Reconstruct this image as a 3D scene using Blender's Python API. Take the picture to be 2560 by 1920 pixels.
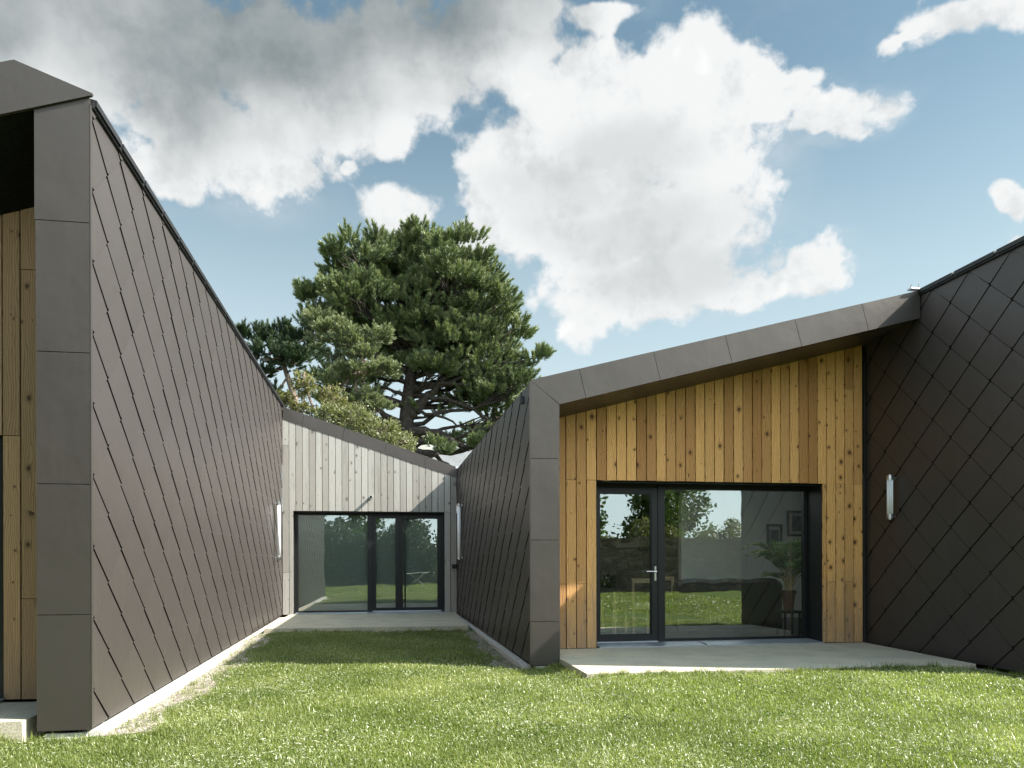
import bpy, bmesh, math, random
import numpy as np
from mathutils import Vector, Matrix
PI = math.pi
random.seed(7); RNG = np.random.default_rng(7)
for o in list(bpy.data.objects): bpy.data.objects.remove(o)
SC = bpy.context.scene
COL = SC.collection

# ------------------------------------------------------------------ camera
YAW = math.atan(314/1880.0)
cam_d = bpy.data.cameras.new("camera"); cam = bpy.data.objects.new("camera", cam_d); COL.objects.link(cam)
cam_d.sensor_width = 36.0; cam_d.lens = 36.0*1880/2560; cam_d.shift_y = 441/2560.0
cam_d.clip_start = .05; cam_d.clip_end = 3000
cam.matrix_world = Matrix.Translation((0, 0, 1.212)) @ Matrix.Rotation(-YAW, 4, 'Z') @ Matrix.Rotation(PI/2, 4, 'X') @ Matrix.Rotation(-.0027, 4, 'Z')
SC.camera = cam
SC.view_settings.view_transform = 'Standard'; SC.view_settings.look = 'None'
SC.view_settings.exposure = 1.6; SC.view_settings.gamma = 1.0
SC.render.resolution_x, SC.render.resolution_y = 1024, 768
SC.cycles.max_bounces = 8; SC.cycles.transparent_max_bounces = 12
SC.cycles.sample_clamp_indirect = 6.0

# ------------------------------------------------------------------ sun
to_sun = Vector((1.09, -.34, 1.0)).normalized()
ELEV = math.asin(to_sun.z); AZ = math.atan2(to_sun.x, to_sun.y)
sd = bpy.data.lights.new("sun", 'SUN'); sd.energy = 5.0; sd.angle = math.radians(.53); sd.color = (1, .955, .88)
sun = bpy.data.objects.new("sun", sd); COL.objects.link(sun)
sun.rotation_euler = to_sun.to_track_quat('Z', 'Y').to_euler(); sun.location = (12, -8, 20)

# ------------------------------------------------------------------ node helpers
class G:
    def __init__(s, tree): s.t = tree
    def n(s, typ, **kw):
        nd = s.t.nodes.new(typ)
        for k, v in kw.items(): setattr(nd, k, v)
        return nd
    def put(s, sock, v):
        if isinstance(v, bpy.types.NodeSocket): s.t.links.new(v, sock)
        elif v is not None:
            if isinstance(v, (tuple, list)) and len(v) == 3 and sock.type == 'RGBA': v = (*v, 1)
            sock.default_value = v
    def m(s, op, a, b=None, c=None, clamp=False):
        nd = s.n('ShaderNodeMath', operation=op, use_clamp=clamp)
        s.put(nd.inputs[0], a)
        if b is not None: s.put(nd.inputs[1], b)
        if c is not None: s.put(nd.inputs[2], c)
        return nd.outputs[0]
    def v(s, op, a, b=None):
        nd = s.n('ShaderNodeVectorMath', operation=op)
        s.put(nd.inputs[0], a)
        if b is not None:
            if op == 'SCALE': s.put(nd.inputs['Scale'], b)
            else: s.put(nd.inputs[1], b)
        return nd.outputs['Value'] if op in ('LENGTH', 'DOT_PRODUCT', 'DISTANCE') else nd.outputs[0]
    def sep(s, a):
        nd = s.n('ShaderNodeSeparateXYZ'); s.put(nd.inputs[0], a); return nd.outputs
    def comb(s, x, y, z):
        nd = s.n('ShaderNodeCombineXYZ'); s.put(nd.inputs[0], x); s.put(nd.inputs[1], y); s.put(nd.inputs[2], z); return nd.outputs[0]
    def mix(s, f, a, b, mode='MIX'):
        nd = s.n('ShaderNodeMix', data_type='RGBA', blend_type=mode)
        s.put(nd.inputs[0], f); s.put(nd.inputs[6], a); s.put(nd.inputs[7], b); return nd.outputs[2]
    def noise(s, vec, scale, detail=3, rough=.5, dist=0.0, col=False):
        nd = s.n('ShaderNodeTexNoise'); s.put(nd.inputs['Vector'], vec)
        nd.inputs['Scale'].default_value = scale; nd.inputs['Detail'].default_value = detail
        nd.inputs['Roughness'].default_value = rough; nd.inputs['Distortion'].default_value = dist
        return nd.outputs['Color'] if col else nd.outputs['Fac']
    def sstep(s, x, a, b, lo=0.0, hi=1.0):
        nd = s.n('ShaderNodeMapRange', interpolation_type='SMOOTHSTEP')
        s.put(nd.inputs[0], x)
        for i, q in zip((1, 2, 3, 4), (a, b, lo, hi)): s.put(nd.inputs[i], q)
        return nd.outputs[0]
    def ramp(s, x, stops):
        nd = s.n('ShaderNodeValToRGB'); s.put(nd.inputs[0], x); e = nd.color_ramp.elements
        while len(e) < len(stops): e.new(.5)
        for q, (p, c) in zip(e, stops): q.position = p; q.color = (*c, 1)
        return nd.outputs[0]
    def attr(s, name): return s.n('ShaderNodeAttribute', attribute_name=name).outputs['Fac']
    def obj(s): return s.n('ShaderNodeTexCoord').outputs['Object']
    def bump(s, h, strength, dist=.01, normal=None):
        nd = s.n('ShaderNodeBump'); nd.inputs['Strength'].default_value = strength; nd.inputs['Distance'].default_value = dist
        s.put(nd.inputs['Height'], h)
        if normal is not None: s.put(nd.inputs['Normal'], normal)
        return nd.outputs[0]

def newmat(name):
    m = bpy.data.materials.new(name); m.use_nodes = True
    t = m.node_tree; t.nodes.clear(); g = G(t)
    out = g.n('ShaderNodeOutputMaterial')
    return m, g, out
def principled(g, out, color, rough=.5, metallic=0.0, spec=.5, normal=None, **kw):
    p = g.n('ShaderNodeBsdfPrincipled')
    g.put(p.inputs['Base Color'], color); g.put(p.inputs['Roughness'], rough); g.put(p.inputs['Metallic'], metallic)
    g.put(p.inputs['Specular IOR Level'], spec)
    if normal is not None: g.put(p.inputs['Normal'], normal)
    for k, v in kw.items(): g.put(p.inputs[k], v)
    g.t.links.new(p.outputs[0], out.inputs[0]); return p

# ------------------------------------------------------------------ world: sky with clouds
W = bpy.data.worlds.new("World"); SC.world = W; W.use_nodes = True
wt = W.node_tree; wt.nodes.clear(); g = G(wt)
wo = g.n('ShaderNodeOutputWorld'); bg = g.n('ShaderNodeBackground'); bg.inputs[1].default_value = .1
wt.links.new(bg.outputs[0], wo.inputs[0])
sky = g.n('ShaderNodeTexSky', sky_type='NISHITA'); sky.sun_disc = False
sky.sun_elevation = ELEV; sky.sun_rotation = AZ; sky.air_density = 1.0; sky.dust_density = 1.2; sky.ozone_density = 1.3
hs = g.n('ShaderNodeHueSaturation'); hs.inputs['Saturation'].default_value = .78; hs.inputs['Value'].default_value = .9
wt.links.new(sky.outputs[0], hs.inputs['Color'])
skyc = g.mix(1.0, hs.outputs[0], (1.25, 1.58, 1.46), 'MULTIPLY')
dirv = g.v('NORMALIZE', g.n('ShaderNodeTexCoord').outputs['Generated'])
dx, dy, dz = g.sep(dirv)
az = g.m('MULTIPLY', g.m('ARCTAN2', dx, dy), 180/PI)
el = g.m('MULTIPLY', g.m('ARCSINE', dz), 180/PI)
BLOBS = [(-15.4,32.8,18.3,5.7),(-22.2,28.2,8.4,4.4),(-11.5,27.7,7.4,3.4),(-6.1,29.7,7.2,4.1),(0.6,32.8,10.2,5.2),(7.6,34.8,6.3,4.5),(-15.4,25.7,4.4,2.1),(-7.7,26.3,3.2,1.9),(0.3,29.2,3.3,2.0),
(16.4,30.4,11.7,4.9),(20.5,32.4,7.1,2.6),(8.6,28.5,6.0,2.7),(23.9,31.0,6.3,3.0),(14.6,25.6,11.4,5.1),(23.9,27.7,5.6,4.0),(9.7,23.3,5.3,3.0),(18.8,21.5,9.2,3.0),(20.8,19.9,7.8,3.4),(16.7,19.2,3.8,2.8),(23.8,23.5,5.0,3.4),(25.5,19.1,4.6,1.5),(31.5,19.5,2.7,1.7),(32.1,28.7,3.8,1.3),(29.3,31.0,2.2,1.1),(28.1,29.7,3.8,1.5),
(38.7,31.7,3.8,1.1),(42.5,31.3,3.0,1.2),(36.5,31.4,2.0,0.5),(16.1,36.2,4.3,0.9),(1.1,24.3,3.1,1.7),(42.8,21.3,1.0,1.2),(43.4,19.2,1.1,0.6),(-2.8,26.9,0.9,0.7),
(0,55,60,14),(-70,30,30,12),(75,45,24,14),(150,22,26,9),(-160,28,24,10),(-120,14,20,6),(110,15,16,5),(172,11,12,4)]
wn = g.noise(dirv, 4.5, 3, .55, col=True)
wn2 = g.v('SUBTRACT', wn, (.5, .5, .5))
wm2 = g.v('SUBTRACT', g.noise(dirv, 16.0, 3, .6, col=True), (.5, .5, .5))
azw = g.m('ADD', g.m('ADD', az, g.m('MULTIPLY', g.sep(wn2)[0], 7.5)), g.m('MULTIPLY', g.sep(wm2)[0], 2.2))
elw = g.m('ADD', g.m('ADD', el, g.m('MULTIPLY', g.sep(wn2)[1], 5.0)), g.m('MULTIPLY', g.sep(wm2)[1], 1.8))
def field(blobs, a, e):
    f = None
    for (ca, ce, ra, re) in blobs:
        u = g.m('MULTIPLY_ADD', a, 1/ra, -ca/ra); v = g.m('MULTIPLY_ADD', e, 1/re, -ce/re)
        d = g.m('SQRT', g.m('MULTIPLY_ADD', u, u, g.m('MULTIPLY', v, v)))
        h = g.m('SUBTRACT', 1.0, d)
        f = h if f is None else g.m('MAXIMUM', f, h)
    return f
F = field(BLOBS, azw, elw)
sunv = tuple(to_sun*.035)
def puff(vec):
    a = g.noise(vec, 9.0, 8, .62, 0); return a
nb = puff(dirv); nbl = puff(g.v('ADD', dirv, sunv))
nfine = g.noise(dirv, 30.0, 6, .65, .4)
vo = g.n('ShaderNodeTexVoronoi', feature='F1'); g.put(vo.inputs['Vector'], g.v('ADD', dirv, g.v('SCALE', wm2, .05))); vo.inputs['Scale'].default_value = 13; vo.inputs['Detail'].default_value = 2.0; vo.inputs['Roughness'].default_value = .55
billow = g.m('SUBTRACT', .50, vo.outputs['Distance'])
F2 = g.m('ADD', g.m('ADD', F, g.m('MULTIPLY', g.m('SUBTRACT', nb, .5), 1.6)), g.m('ADD', g.m('MULTIPLY', g.m('SUBTRACT', nfine, .5), .75), g.m('MULTIPLY_ADD', billow, .75, .30)))
mask = g.sstep(F2, -.14, .28)
wisp = g.m('MULTIPLY', g.sstep(g.noise(g.v('MULTIPLY', dirv, (1, 1, 2.2)), 3.2, 7, .62), .48, .75), g.sstep(F, -.75, .1, 0, .35))
mask = g.m('MAXIMUM', mask, wisp)
DARK = [(-13, 34.5, 25, 8.0), (-2, 36.5, 17, 6.0), (-26, 33, 12, 6)]
GREY = [(14, 26.5, 9, 3.0), (18, 28.6, 7, 2.2), (17, 24.0, 9, 2.6), (21, 20.8, 7, 2), (4, 31, 7, 3), (-10, 28, 8, 3)]
nb2 = g.noise(g.v('ADD', dirv, (3.1, 1.7, .35)), 6.0, 5, .55, 0)
nbs = g.m('SUBTRACT', nb2, .5)
gd = g.sstep(g.m('ADD', field(DARK, azw, elw), g.m('MULTIPLY', nbs, .8)), -.08, .62)
gg = g.sstep(g.m('ADD', field(GREY, azw, elw), g.m('MULTIPLY', nbs, 2.4)), -.1, .9)
relief = g.sstep(g.m('SUBTRACT', nbl, nb), -.04, .20)
c1 = g.mix(relief, (8.9, 9.0, 9.0), (6.5, 6.75, 6.85))
c1 = g.mix(g.sstep(billow, -.2, .15, .22, 0), c1, (5.6, 5.9, 6.0))
c2 = g.mix(g.m('MULTIPLY', gg, .55), c1, (5.2, 5.45, 5.5))
c3 = g.mix(g.m('MULTIPLY', gd, g.sstep(nb2, .30, .62, .70, .98)), c2, g.mix(g.sstep(nb, .35, .65), (2.0, 2.4, 2.5), (3.0, 3.4, 3.5)))
hz = g.sstep(el, 4, 34, .85, 0)
sky2 = g.mix(hz, skyc, (7.0, 8.2, 8.6))
full = g.mix(mask, sky2, c3)
# sky dimmed ahead of the viewer; brighter half behind is added fill for facades
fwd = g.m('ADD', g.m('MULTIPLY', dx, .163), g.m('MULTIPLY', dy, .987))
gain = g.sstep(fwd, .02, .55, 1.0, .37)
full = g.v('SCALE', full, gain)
below = g.sstep(el, -2, 0)
final = g.mix(below, (.9, 1.0, .6), full)
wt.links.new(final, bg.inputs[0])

# ------------------------------------------------------------------ materials
def mat_metal(name, base, rough=.42, metallic=.35, var=.0, coat=0):
    m, g, out = newmat(name); p = g.obj()
    sp = g.noise(p, 420, 2, .6); lo = g.noise(p, 1.7, 3, .5); tone = g.attr('rnd')
    b2 = tuple(min(1, x*1.22) for x in base); b0 = tuple(x*.80 for x in base)
    c = g.mix(g.sstep(sp, .35, .68), b0, b2)
    c = g.mix(g.sstep(lo, .35, .7, 0, .07), c, tuple(x*.8 for x in base))
    c = g.mix(g.m('MULTIPLY', tone, .3), c, tuple(x*.78 for x in base))
    dirt = g.sstep(g.noise(p, 55, 4, .7), .70, .78, 0, .25)
    c = g.mix(dirt, c, (.35, .33, .3))
    nrm = g.bump(lo, .05, .25); nrm = g.bump(sp, .25, .002, nrm)
    st = g.sstep(g.noise(g.v('MULTIPLY', p, (7, 7, .55)), 1.6, 4, .65), .52, .78, 0, .04)
    c = g.mix(st, c, (.22, .205, .185))
    principled(g, out, c, g.m('ADD', g.m('ADD', rough, g.m('MULTIPLY', st, .8)), g.m('MULTIPLY', g.m('SUBTRACT', sp, .5), .2)), metallic, .5, nrm)
    return m
M = {}
M['metal'] = mat_metal('brown powder coated metal', (.071, .061, .056), .42, .34)
M['trim'] = mat_metal('brown metal trim', (.076, .066, .059), .42, .48)
M['roof'] = mat_metal('dark roof metal', (.05, .046, .044), .5, .3)

def simple(name, col, rough=.5, metallic=0., spec=.5, nscale=0, namp=.15, bump=0, **kw):
    m, g, out = newmat(name); c = col; nrm = None
    if nscale:
        n = g.noise(g.obj(), nscale, 4, .6)
        c = g.mix(g.sstep(n, .3, .7), tuple(x*(1-namp) for x in col), tuple(min(1, x*(1+namp)) for x in col))
        if bump: nrm = g.bump(n, bump, .01)
    principled(g, out, c, rough, metallic, spec, nrm, **kw); return m
M['black'] = simple('black membrane', (.008, .008, .008), .9, 0, .1, 30, .3)
M['frame'] = simple('anthracite window frame', (.010, .0105, .0115), .42, 0, .35, 60, .12)
M['flash'] = simple('black eave flashing', (.016, .016, .017), .5, .2, .5, 25, .3)
M['sill'] = simple('aluminium sill', (.42, .45, .48), .35, .6, .5, 12, .1)
M['steel'] = simple('brushed steel', (.6, .6, .6), .28, 1., .5, 80, .1)
M['white'] = simple('white paint', (.72, .72, .70), .5, 0, .5, 3, .05)
M['tube'] = simple('white lamp glass', (.82, .83, .83), .4, 0, .4, 5, .03)
M['leather'] = simple('black leather', (.012, .011, .011), .28, 0, .5, 40, .4, .3)
M['pale wood'] = simple('pale beech', (.50, .38, .22), .45, 0, .4, 18, .12)
M['terracotta'] = simple('brown clay', (.13, .055, .035), .6, 0, .3, 25, .2)
M['plaster'] = simple('interior plaster', (.80, .81, .79), .8, 0, .2, 2, .05)
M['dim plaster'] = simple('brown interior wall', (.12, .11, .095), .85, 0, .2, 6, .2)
M['floorboards'] = simple('dark interior floor', (.05, .045, .042), .4, 0, .4, 4, .3)
M['mount'] = simple('picture mount card', (.55, .54, .50), .8, 0, .2, 30, .05)
M['print'] = simple('dim print', (.10, .10, .10), .6, 0, .3, 14, .8)
M['blind'] = simple('grey green blind fabric', (.36, .42, .39), .85, 0, .2, 90, .08)
M['bark'] = simple('pine bark', (.045, .036, .031), .9, 0, .2, 9, .5, 1.0)
M['bark pale'] = simple('pale bark', (.17, .13, .10), .9, 0, .2, 9, .4, .8)
M['slate'] = simple('pale slate roof', (.14, .145, .15), .7, 0, .3, 1.5, .12, .2)

def mat_concrete():
    m, g, out = newmat('exposed aggregate concrete'); p = g.obj()
    n1 = g.noise(p, 70, 3, .75); n2 = g.noise(p, 2.2, 4, .6); n3 = g.noise(p, 45, 3, .6)
    c = g.ramp(n1, [(.3, (.15, .128, .088)), (.48, (.46, .405, .30)), (.7, (.74, .67, .53))])
    c = g.mix(g.sstep(n2, .35, .75, 0, .5), c, (.27, .26, .22))
    c = g.mix(g.sstep(n3, .62, .72, 0, .5), c, (.13, .12, .10))
    principled(g, out, c, .88, 0, .3, g.bump(n1, .5, .006)); return m
M['concrete'] = mat_concrete()
def mat_plinth():
    m, g, out = newmat('rough pale concrete'); p = g.obj()
    n1 = g.noise(p, 60, 4, .7); n2 = g.noise(p, 5, 5, .65)
    c = g.ramp(n1, [(.3, (.33, .32, .29)), (.7, (.58, .56, .52))])
    c = g.mix(g.sstep(n2, .55, .75, 0, .75), c, (.20, .185, .15))
    principled(g, out, c, .9, 0, .2, g.bump(g.m('ADD', n1, n2), .6, .012)); return m
M['plinth'] = mat_plinth()

def mat_wood(name, light, dark, knotc, ringamt, wear, tone_lo, tone_hi, fibre=.35, stain=None):
    m, g, out = newmat(name); p = g.obj(); r = g.attr('rnd')
    x, y, z = g.sep(p)
    ox = g.m('MULTIPLY', r, 91.7); oz = g.m('MULTIPLY', r, 53.3)
    q = g.comb(g.m('ADD', x, ox), 0.0, g.m('ADD', z, oz))
    def knots(sx, sz, rmin, rmax, rnd=1.0):
        v = g.n('ShaderNodeTexVoronoi', voronoi_dimensions='3D', feature='F1'); qs = g.v('MULTIPLY', q, (sx, 1, sz))
        g.put(v.inputs['Vector'], qs); v.inputs['Scale'].default_value = 1; v.inputs['Randomness'].default_value = rnd
        d = g.v('MULTIPLY', g.v('SUBTRACT', v.outputs['Position'], qs), (1/sx, 0, 1/sz))
        cx, cy, cz = g.sep(v.outputs['Color'])
        dist = g.v('LENGTH', g.v('MULTIPLY', d, (1, 0, .75)))
        rad = g.m('MULTIPLY', g.m('MULTIPLY_ADD', g.m('POWER', cx, 2.5), rmax-rmin, rmin), g.sstep(cz, .38, .42, .02, 1))
        return dist, rad, g.sep(d)[0], cy
    d1, r1, dx1, cy1 = knots(6.3, 3.0, .004, .027)
    d2, r2, dx2, cy2 = knots(19, 9, .0015, .0055)
    wob = g.noise(g.v('MULTIPLY', q, (7, 1, 1.6)), 1, 3, .5)
    infl = g.m('DIVIDE', r1, g.m('ADD', d1, g.m('MULTIPLY', r1, .55)))            # 0..1.8 near knots
    gx = g.m('ADD', g.m('ADD', x, ox), g.m('MULTIPLY', g.m('SUBTRACT', wob, .5), .11))
    gx = g.m('ADD', gx, g.m('MULTIPLY', g.m('MULTIPLY', infl, infl), .030))
    ring = g.m('MULTIPLY_ADD', g.m('SINE', g.m('MULTIPLY', gx, 2*PI/.017)), .5, .5)
    ring = g.m('POWER', ring, 1.8)
    fib = g.noise(g.v('MULTIPLY', q, (260, 1, 5)), 1, 3, .6)
    fib2 = g.noise(g.v('MULTIPLY', q, (40, 1, 2.2)), 1, 3, .6)
    mixf = g.m('ADD', g.m('MULTIPLY', ring, ringamt), g.m('MULTIPLY', g.m('SUBTRACT', fib, .5), fibre))
    mixf = g.m('ADD', mixf, g.m('MULTIPLY', g.m('SUBTRACT', fib2, .4), .55), clamp=True)
    c = g.mix(mixf, light, dark)
    tn = g.m('FRACT', g.m('MULTIPLY', r, 7.31))
    c = g.mix(1.0, c, g.ramp(tn, [(0, tone_lo), (.5, (1, 1, 1)), (1, tone_hi)]), 'MULTIPLY')
    halo = g.sstep(g.m('DIVIDE', d1, r1), 1.0, 2.6, .45, 0)
    c = g.mix(halo, c, tuple(a*.6 for a in dark))
    k1 = g.sstep(g.m('DIVIDE', d1, r1), .65, 1.1, .9, 0)
    k2 = g.sstep(g.m('DIVIDE', d2, r2), .5, 1.2, .75, 0)
    k2 = g.m('MULTIPLY', k2, g.sstep(cy2, .45, .5))
    c = g.mix(g.m('MAXIMUM', k1, k2), c, knotc)
    if wear:
        wz, wc, wamt = wear
        wn_ = g.noise(g.v('MULTIPLY', q, (9, 1, 1.3)), 1, 4, .65)
        wm = g.m('MULTIPLY', g.sstep(g.m('ADD', z, g.m('MULTIPLY', g.m('SUBTRACT', wn_, .5), -2.2)), wz, -.3), wamt)
        c = g.mix(g.m('MULTIPLY', wm, g.sstep(fib2, .25, .6, .55, 1)), c, wc)
    if stain:
        sn = g.noise(g.v('MULTIPLY', q, (16, 1, .7)), 1, 5, .7)
        c = g.mix(g.sstep(sn, .5, .74, 0, .55), c, stain)
    h = g.m('SUBTRACT', g.m('MULTIPLY', mixf, -.6), g.m('MULTIPLY', k1, .8))
    principled(g, out, c, .62, 0, .3, g.bump(h, .25, .004)); return m
M['larch'] = mat_wood('honey larch boards', (.80, .465, .175), (.36, .145, .038), (.070, .029, .010), .75, (1.5, (.24, .185, .125), .75), (.60, .52, .46), (1.10, 1.08, 1.03))
M['grey wood'] = mat_wood('weathered grey boards', (.40, .385, .35), (.20, .185, .165), (.10, .088, .075), .55, None, (.74, .72, .70), (1.10, 1.10, 1.10), .5, (.17, .155, .135))
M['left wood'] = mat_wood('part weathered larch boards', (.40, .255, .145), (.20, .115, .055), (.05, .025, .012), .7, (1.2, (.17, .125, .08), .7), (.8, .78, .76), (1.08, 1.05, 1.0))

def mat_glass():
    m, g, out = newmat('coated double glazing')
    tr = g.n('ShaderNodeBsdfTransparent'); tr.inputs[0].default_value = (.84, .88, .86, 1)
    gl = g.n('ShaderNodeBsdfGlossy'); gl.inputs[0].default_value = (.95, 1.0, .98, 1); gl.inputs['Roughness'].default_value = .0
    nz = g.noise(g.obj(), 1.6, 2, .5)
    g.put(gl.inputs['Normal'], g.bump(nz, .035, .03))
    fr = g.n('ShaderNodeFresnel'); fr.inputs[0].default_value = 1.5
    f = g.m('ADD', .23, g.m('MULTIPLY', fr.outputs[0], .9), clamp=True)
    ms = g.n('ShaderNodeMixShader'); g.put(ms.inputs[0], f)
    g.t.links.new(tr.outputs[0], ms.inputs[1]); g.t.links.new(gl.outputs[0], ms.inputs[2]); g.t.links.new(ms.outputs[0], out.inputs[0])
    return m
M['glass'] = mat_glass()

m_, g_, o_ = newmat('clear rooflight glazing'); t_ = g_.n('ShaderNodeBsdfTransparent'); t_.inputs[0].default_value = (.93, .95, .94, 1); s_ = g_.n('ShaderNodeBsdfGlossy'); s_.inputs['Roughness'].default_value = .02
x_ = g_.n('ShaderNodeMixShader'); x_.inputs[0].default_value = .08; g_.t.links.new(t_.outputs[0], x_.inputs[1]); g_.t.links.new(s_.outputs[0], x_.inputs[2]); g_.t.links.new(x_.outputs[0], o_.inputs[0]); M['clear'] = m_  # glazing of the roof opening added to brighten the right room
def mat_leaf(name, c0, c1, c2, transl=.3, rough=.5, spec=.35):
    m, g, out = newmat(name); r = g.attr('rnd')
    n = g.noise(g.obj(), .9, 2, .5)
    c = g.ramp(r, [(0, c0), (.55, c1), (1, c2)])
    c = g.mix(g.sstep(n, .35, .65, 0, .45), c, c0)
    p = g.n('ShaderNodeBsdfPrincipled'); g.put(p.inputs['Base Color'], c); p.inputs['Roughness'].default_value = rough; p.inputs['Specular IOR Level'].default_value = spec
    t = g.n('ShaderNodeBsdfTranslucent'); g.put(t.inputs[0], g.mix(1, c, (1.1, 1.25, .6), 'MULTIPLY'))
    ms = g.n('ShaderNodeMixShader'); ms.inputs[0].default_value = transl
    g.t.links.new(p.outputs[0], ms.inputs[1]); g.t.links.new(t.outputs[0], ms.inputs[2]); g.t.links.new(ms.outputs[0], out.inputs[0])
    return m
M['grass'] = mat_leaf('grass blades', (.094, .130, .028), (.275, .308, .092), (.51, .505, .28), .45, .34, .6)
M['straw'] = mat_leaf('dry clippings', (.42, .42, .28), (.62, .61, .48), (.80, .79, .70), .2, .4, .5)
M['pine'] = mat_leaf('pine needles', (.066, .094, .042), (.168, .208, .092), (.32, .345, .18), .15, .45)
M['pine pale'] = mat_leaf('pale pine needles', (.11, .135, .07), (.21, .235, .125), (.32, .33, .19), .2, .5)
M['pine blue'] = mat_leaf('dull pine needles', (.028, .05, .028), (.055, .085, .045), (.10, .13, .065), .15, .5)
M['olive leaf'] = mat_leaf('olive shrub leaves', (.10, .11, .05), (.18, .19, .09), (.29, .285, .15), .35, .45)
M['gold leaf'] = mat_leaf('yellow green leaves', (.10, .10, .04), (.17, .165, .07), (.26, .235, .115), .4, .45)
M['hedge leaf'] = mat_leaf('hedge leaves', (.02, .035, .012), (.05, .075, .025), (.12, .14, .06), .2, .45)
M['green leaf'] = mat_leaf('green leaves', (.04, .075, .015), (.085, .14, .03), (.15, .20, .06), .35, .45)
M['palm leaf'] = mat_leaf('palm leaflets', (.10, .18, .06), (.20, .31, .12), (.33, .42, .20), .35, .3)

def mat_lawn():
    m, g, out = newmat('lawn soil and thatch'); p = g.obj()
    n = g.noise(p, 28, 4, .65); n2 = g.noise(p, 1.1, 4, .6)
    c = g.ramp(n, [(.3, (.035, .05, .012)), (.55, (.075, .115, .022)), (.75, (.14, .17, .05))])
    c = g.mix(g.sstep(n2, .4, .7, 0, .5), c, (.10, .13, .03))
    principled(g, out, c, .95, 0, .1, g.bump(n, .6, .02)); return m
M['lawn'] = mat_lawn()
def mat_stone():
    m, g, out = newmat('rubble stone wall'); p = g.obj()
    v = g.n('ShaderNodeTexVoronoi', feature='DISTANCE_TO_EDGE'); g.put(v.inputs['Vector'], g.v('MULTIPLY', p, (2.6, 2.6, 5.5))); v.inputs['Scale'].default_value = 1
    v2 = g.n('ShaderNodeTexVoronoi', feature='F1'); g.put(v2.inputs['Vector'], g.v('MULTIPLY', p, (2.6, 2.6, 5.5))); v2.inputs['Scale'].default_value = 1
    c = g.mix(g.sep(v2.outputs['Color'])[0], (.14, .12, .10), (.30, .27, .22))
    c = g.mix(g.sstep(g.noise(p, 20, 4, .6), .4, .7, 0, .5), c, (.12, .105, .08))
    c = g.mix(g.sstep(v.outputs['Distance'], .01, .06, 1, 0), c, (.06, .055, .045))
    principled(g, out, c, .95, 0, .2, g.bump(v.outputs['Distance'], .6, .05)); return m
M['stone'] = mat_stone()
M['gravel'] = simple('gravel pebbles', (.33, .30, .26), .9, 0, .2, 18, .5)
M['soil'] = simple('dry soil', (.20, .175, .135), .95, 0, .1, 30, .45, .8)

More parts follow.
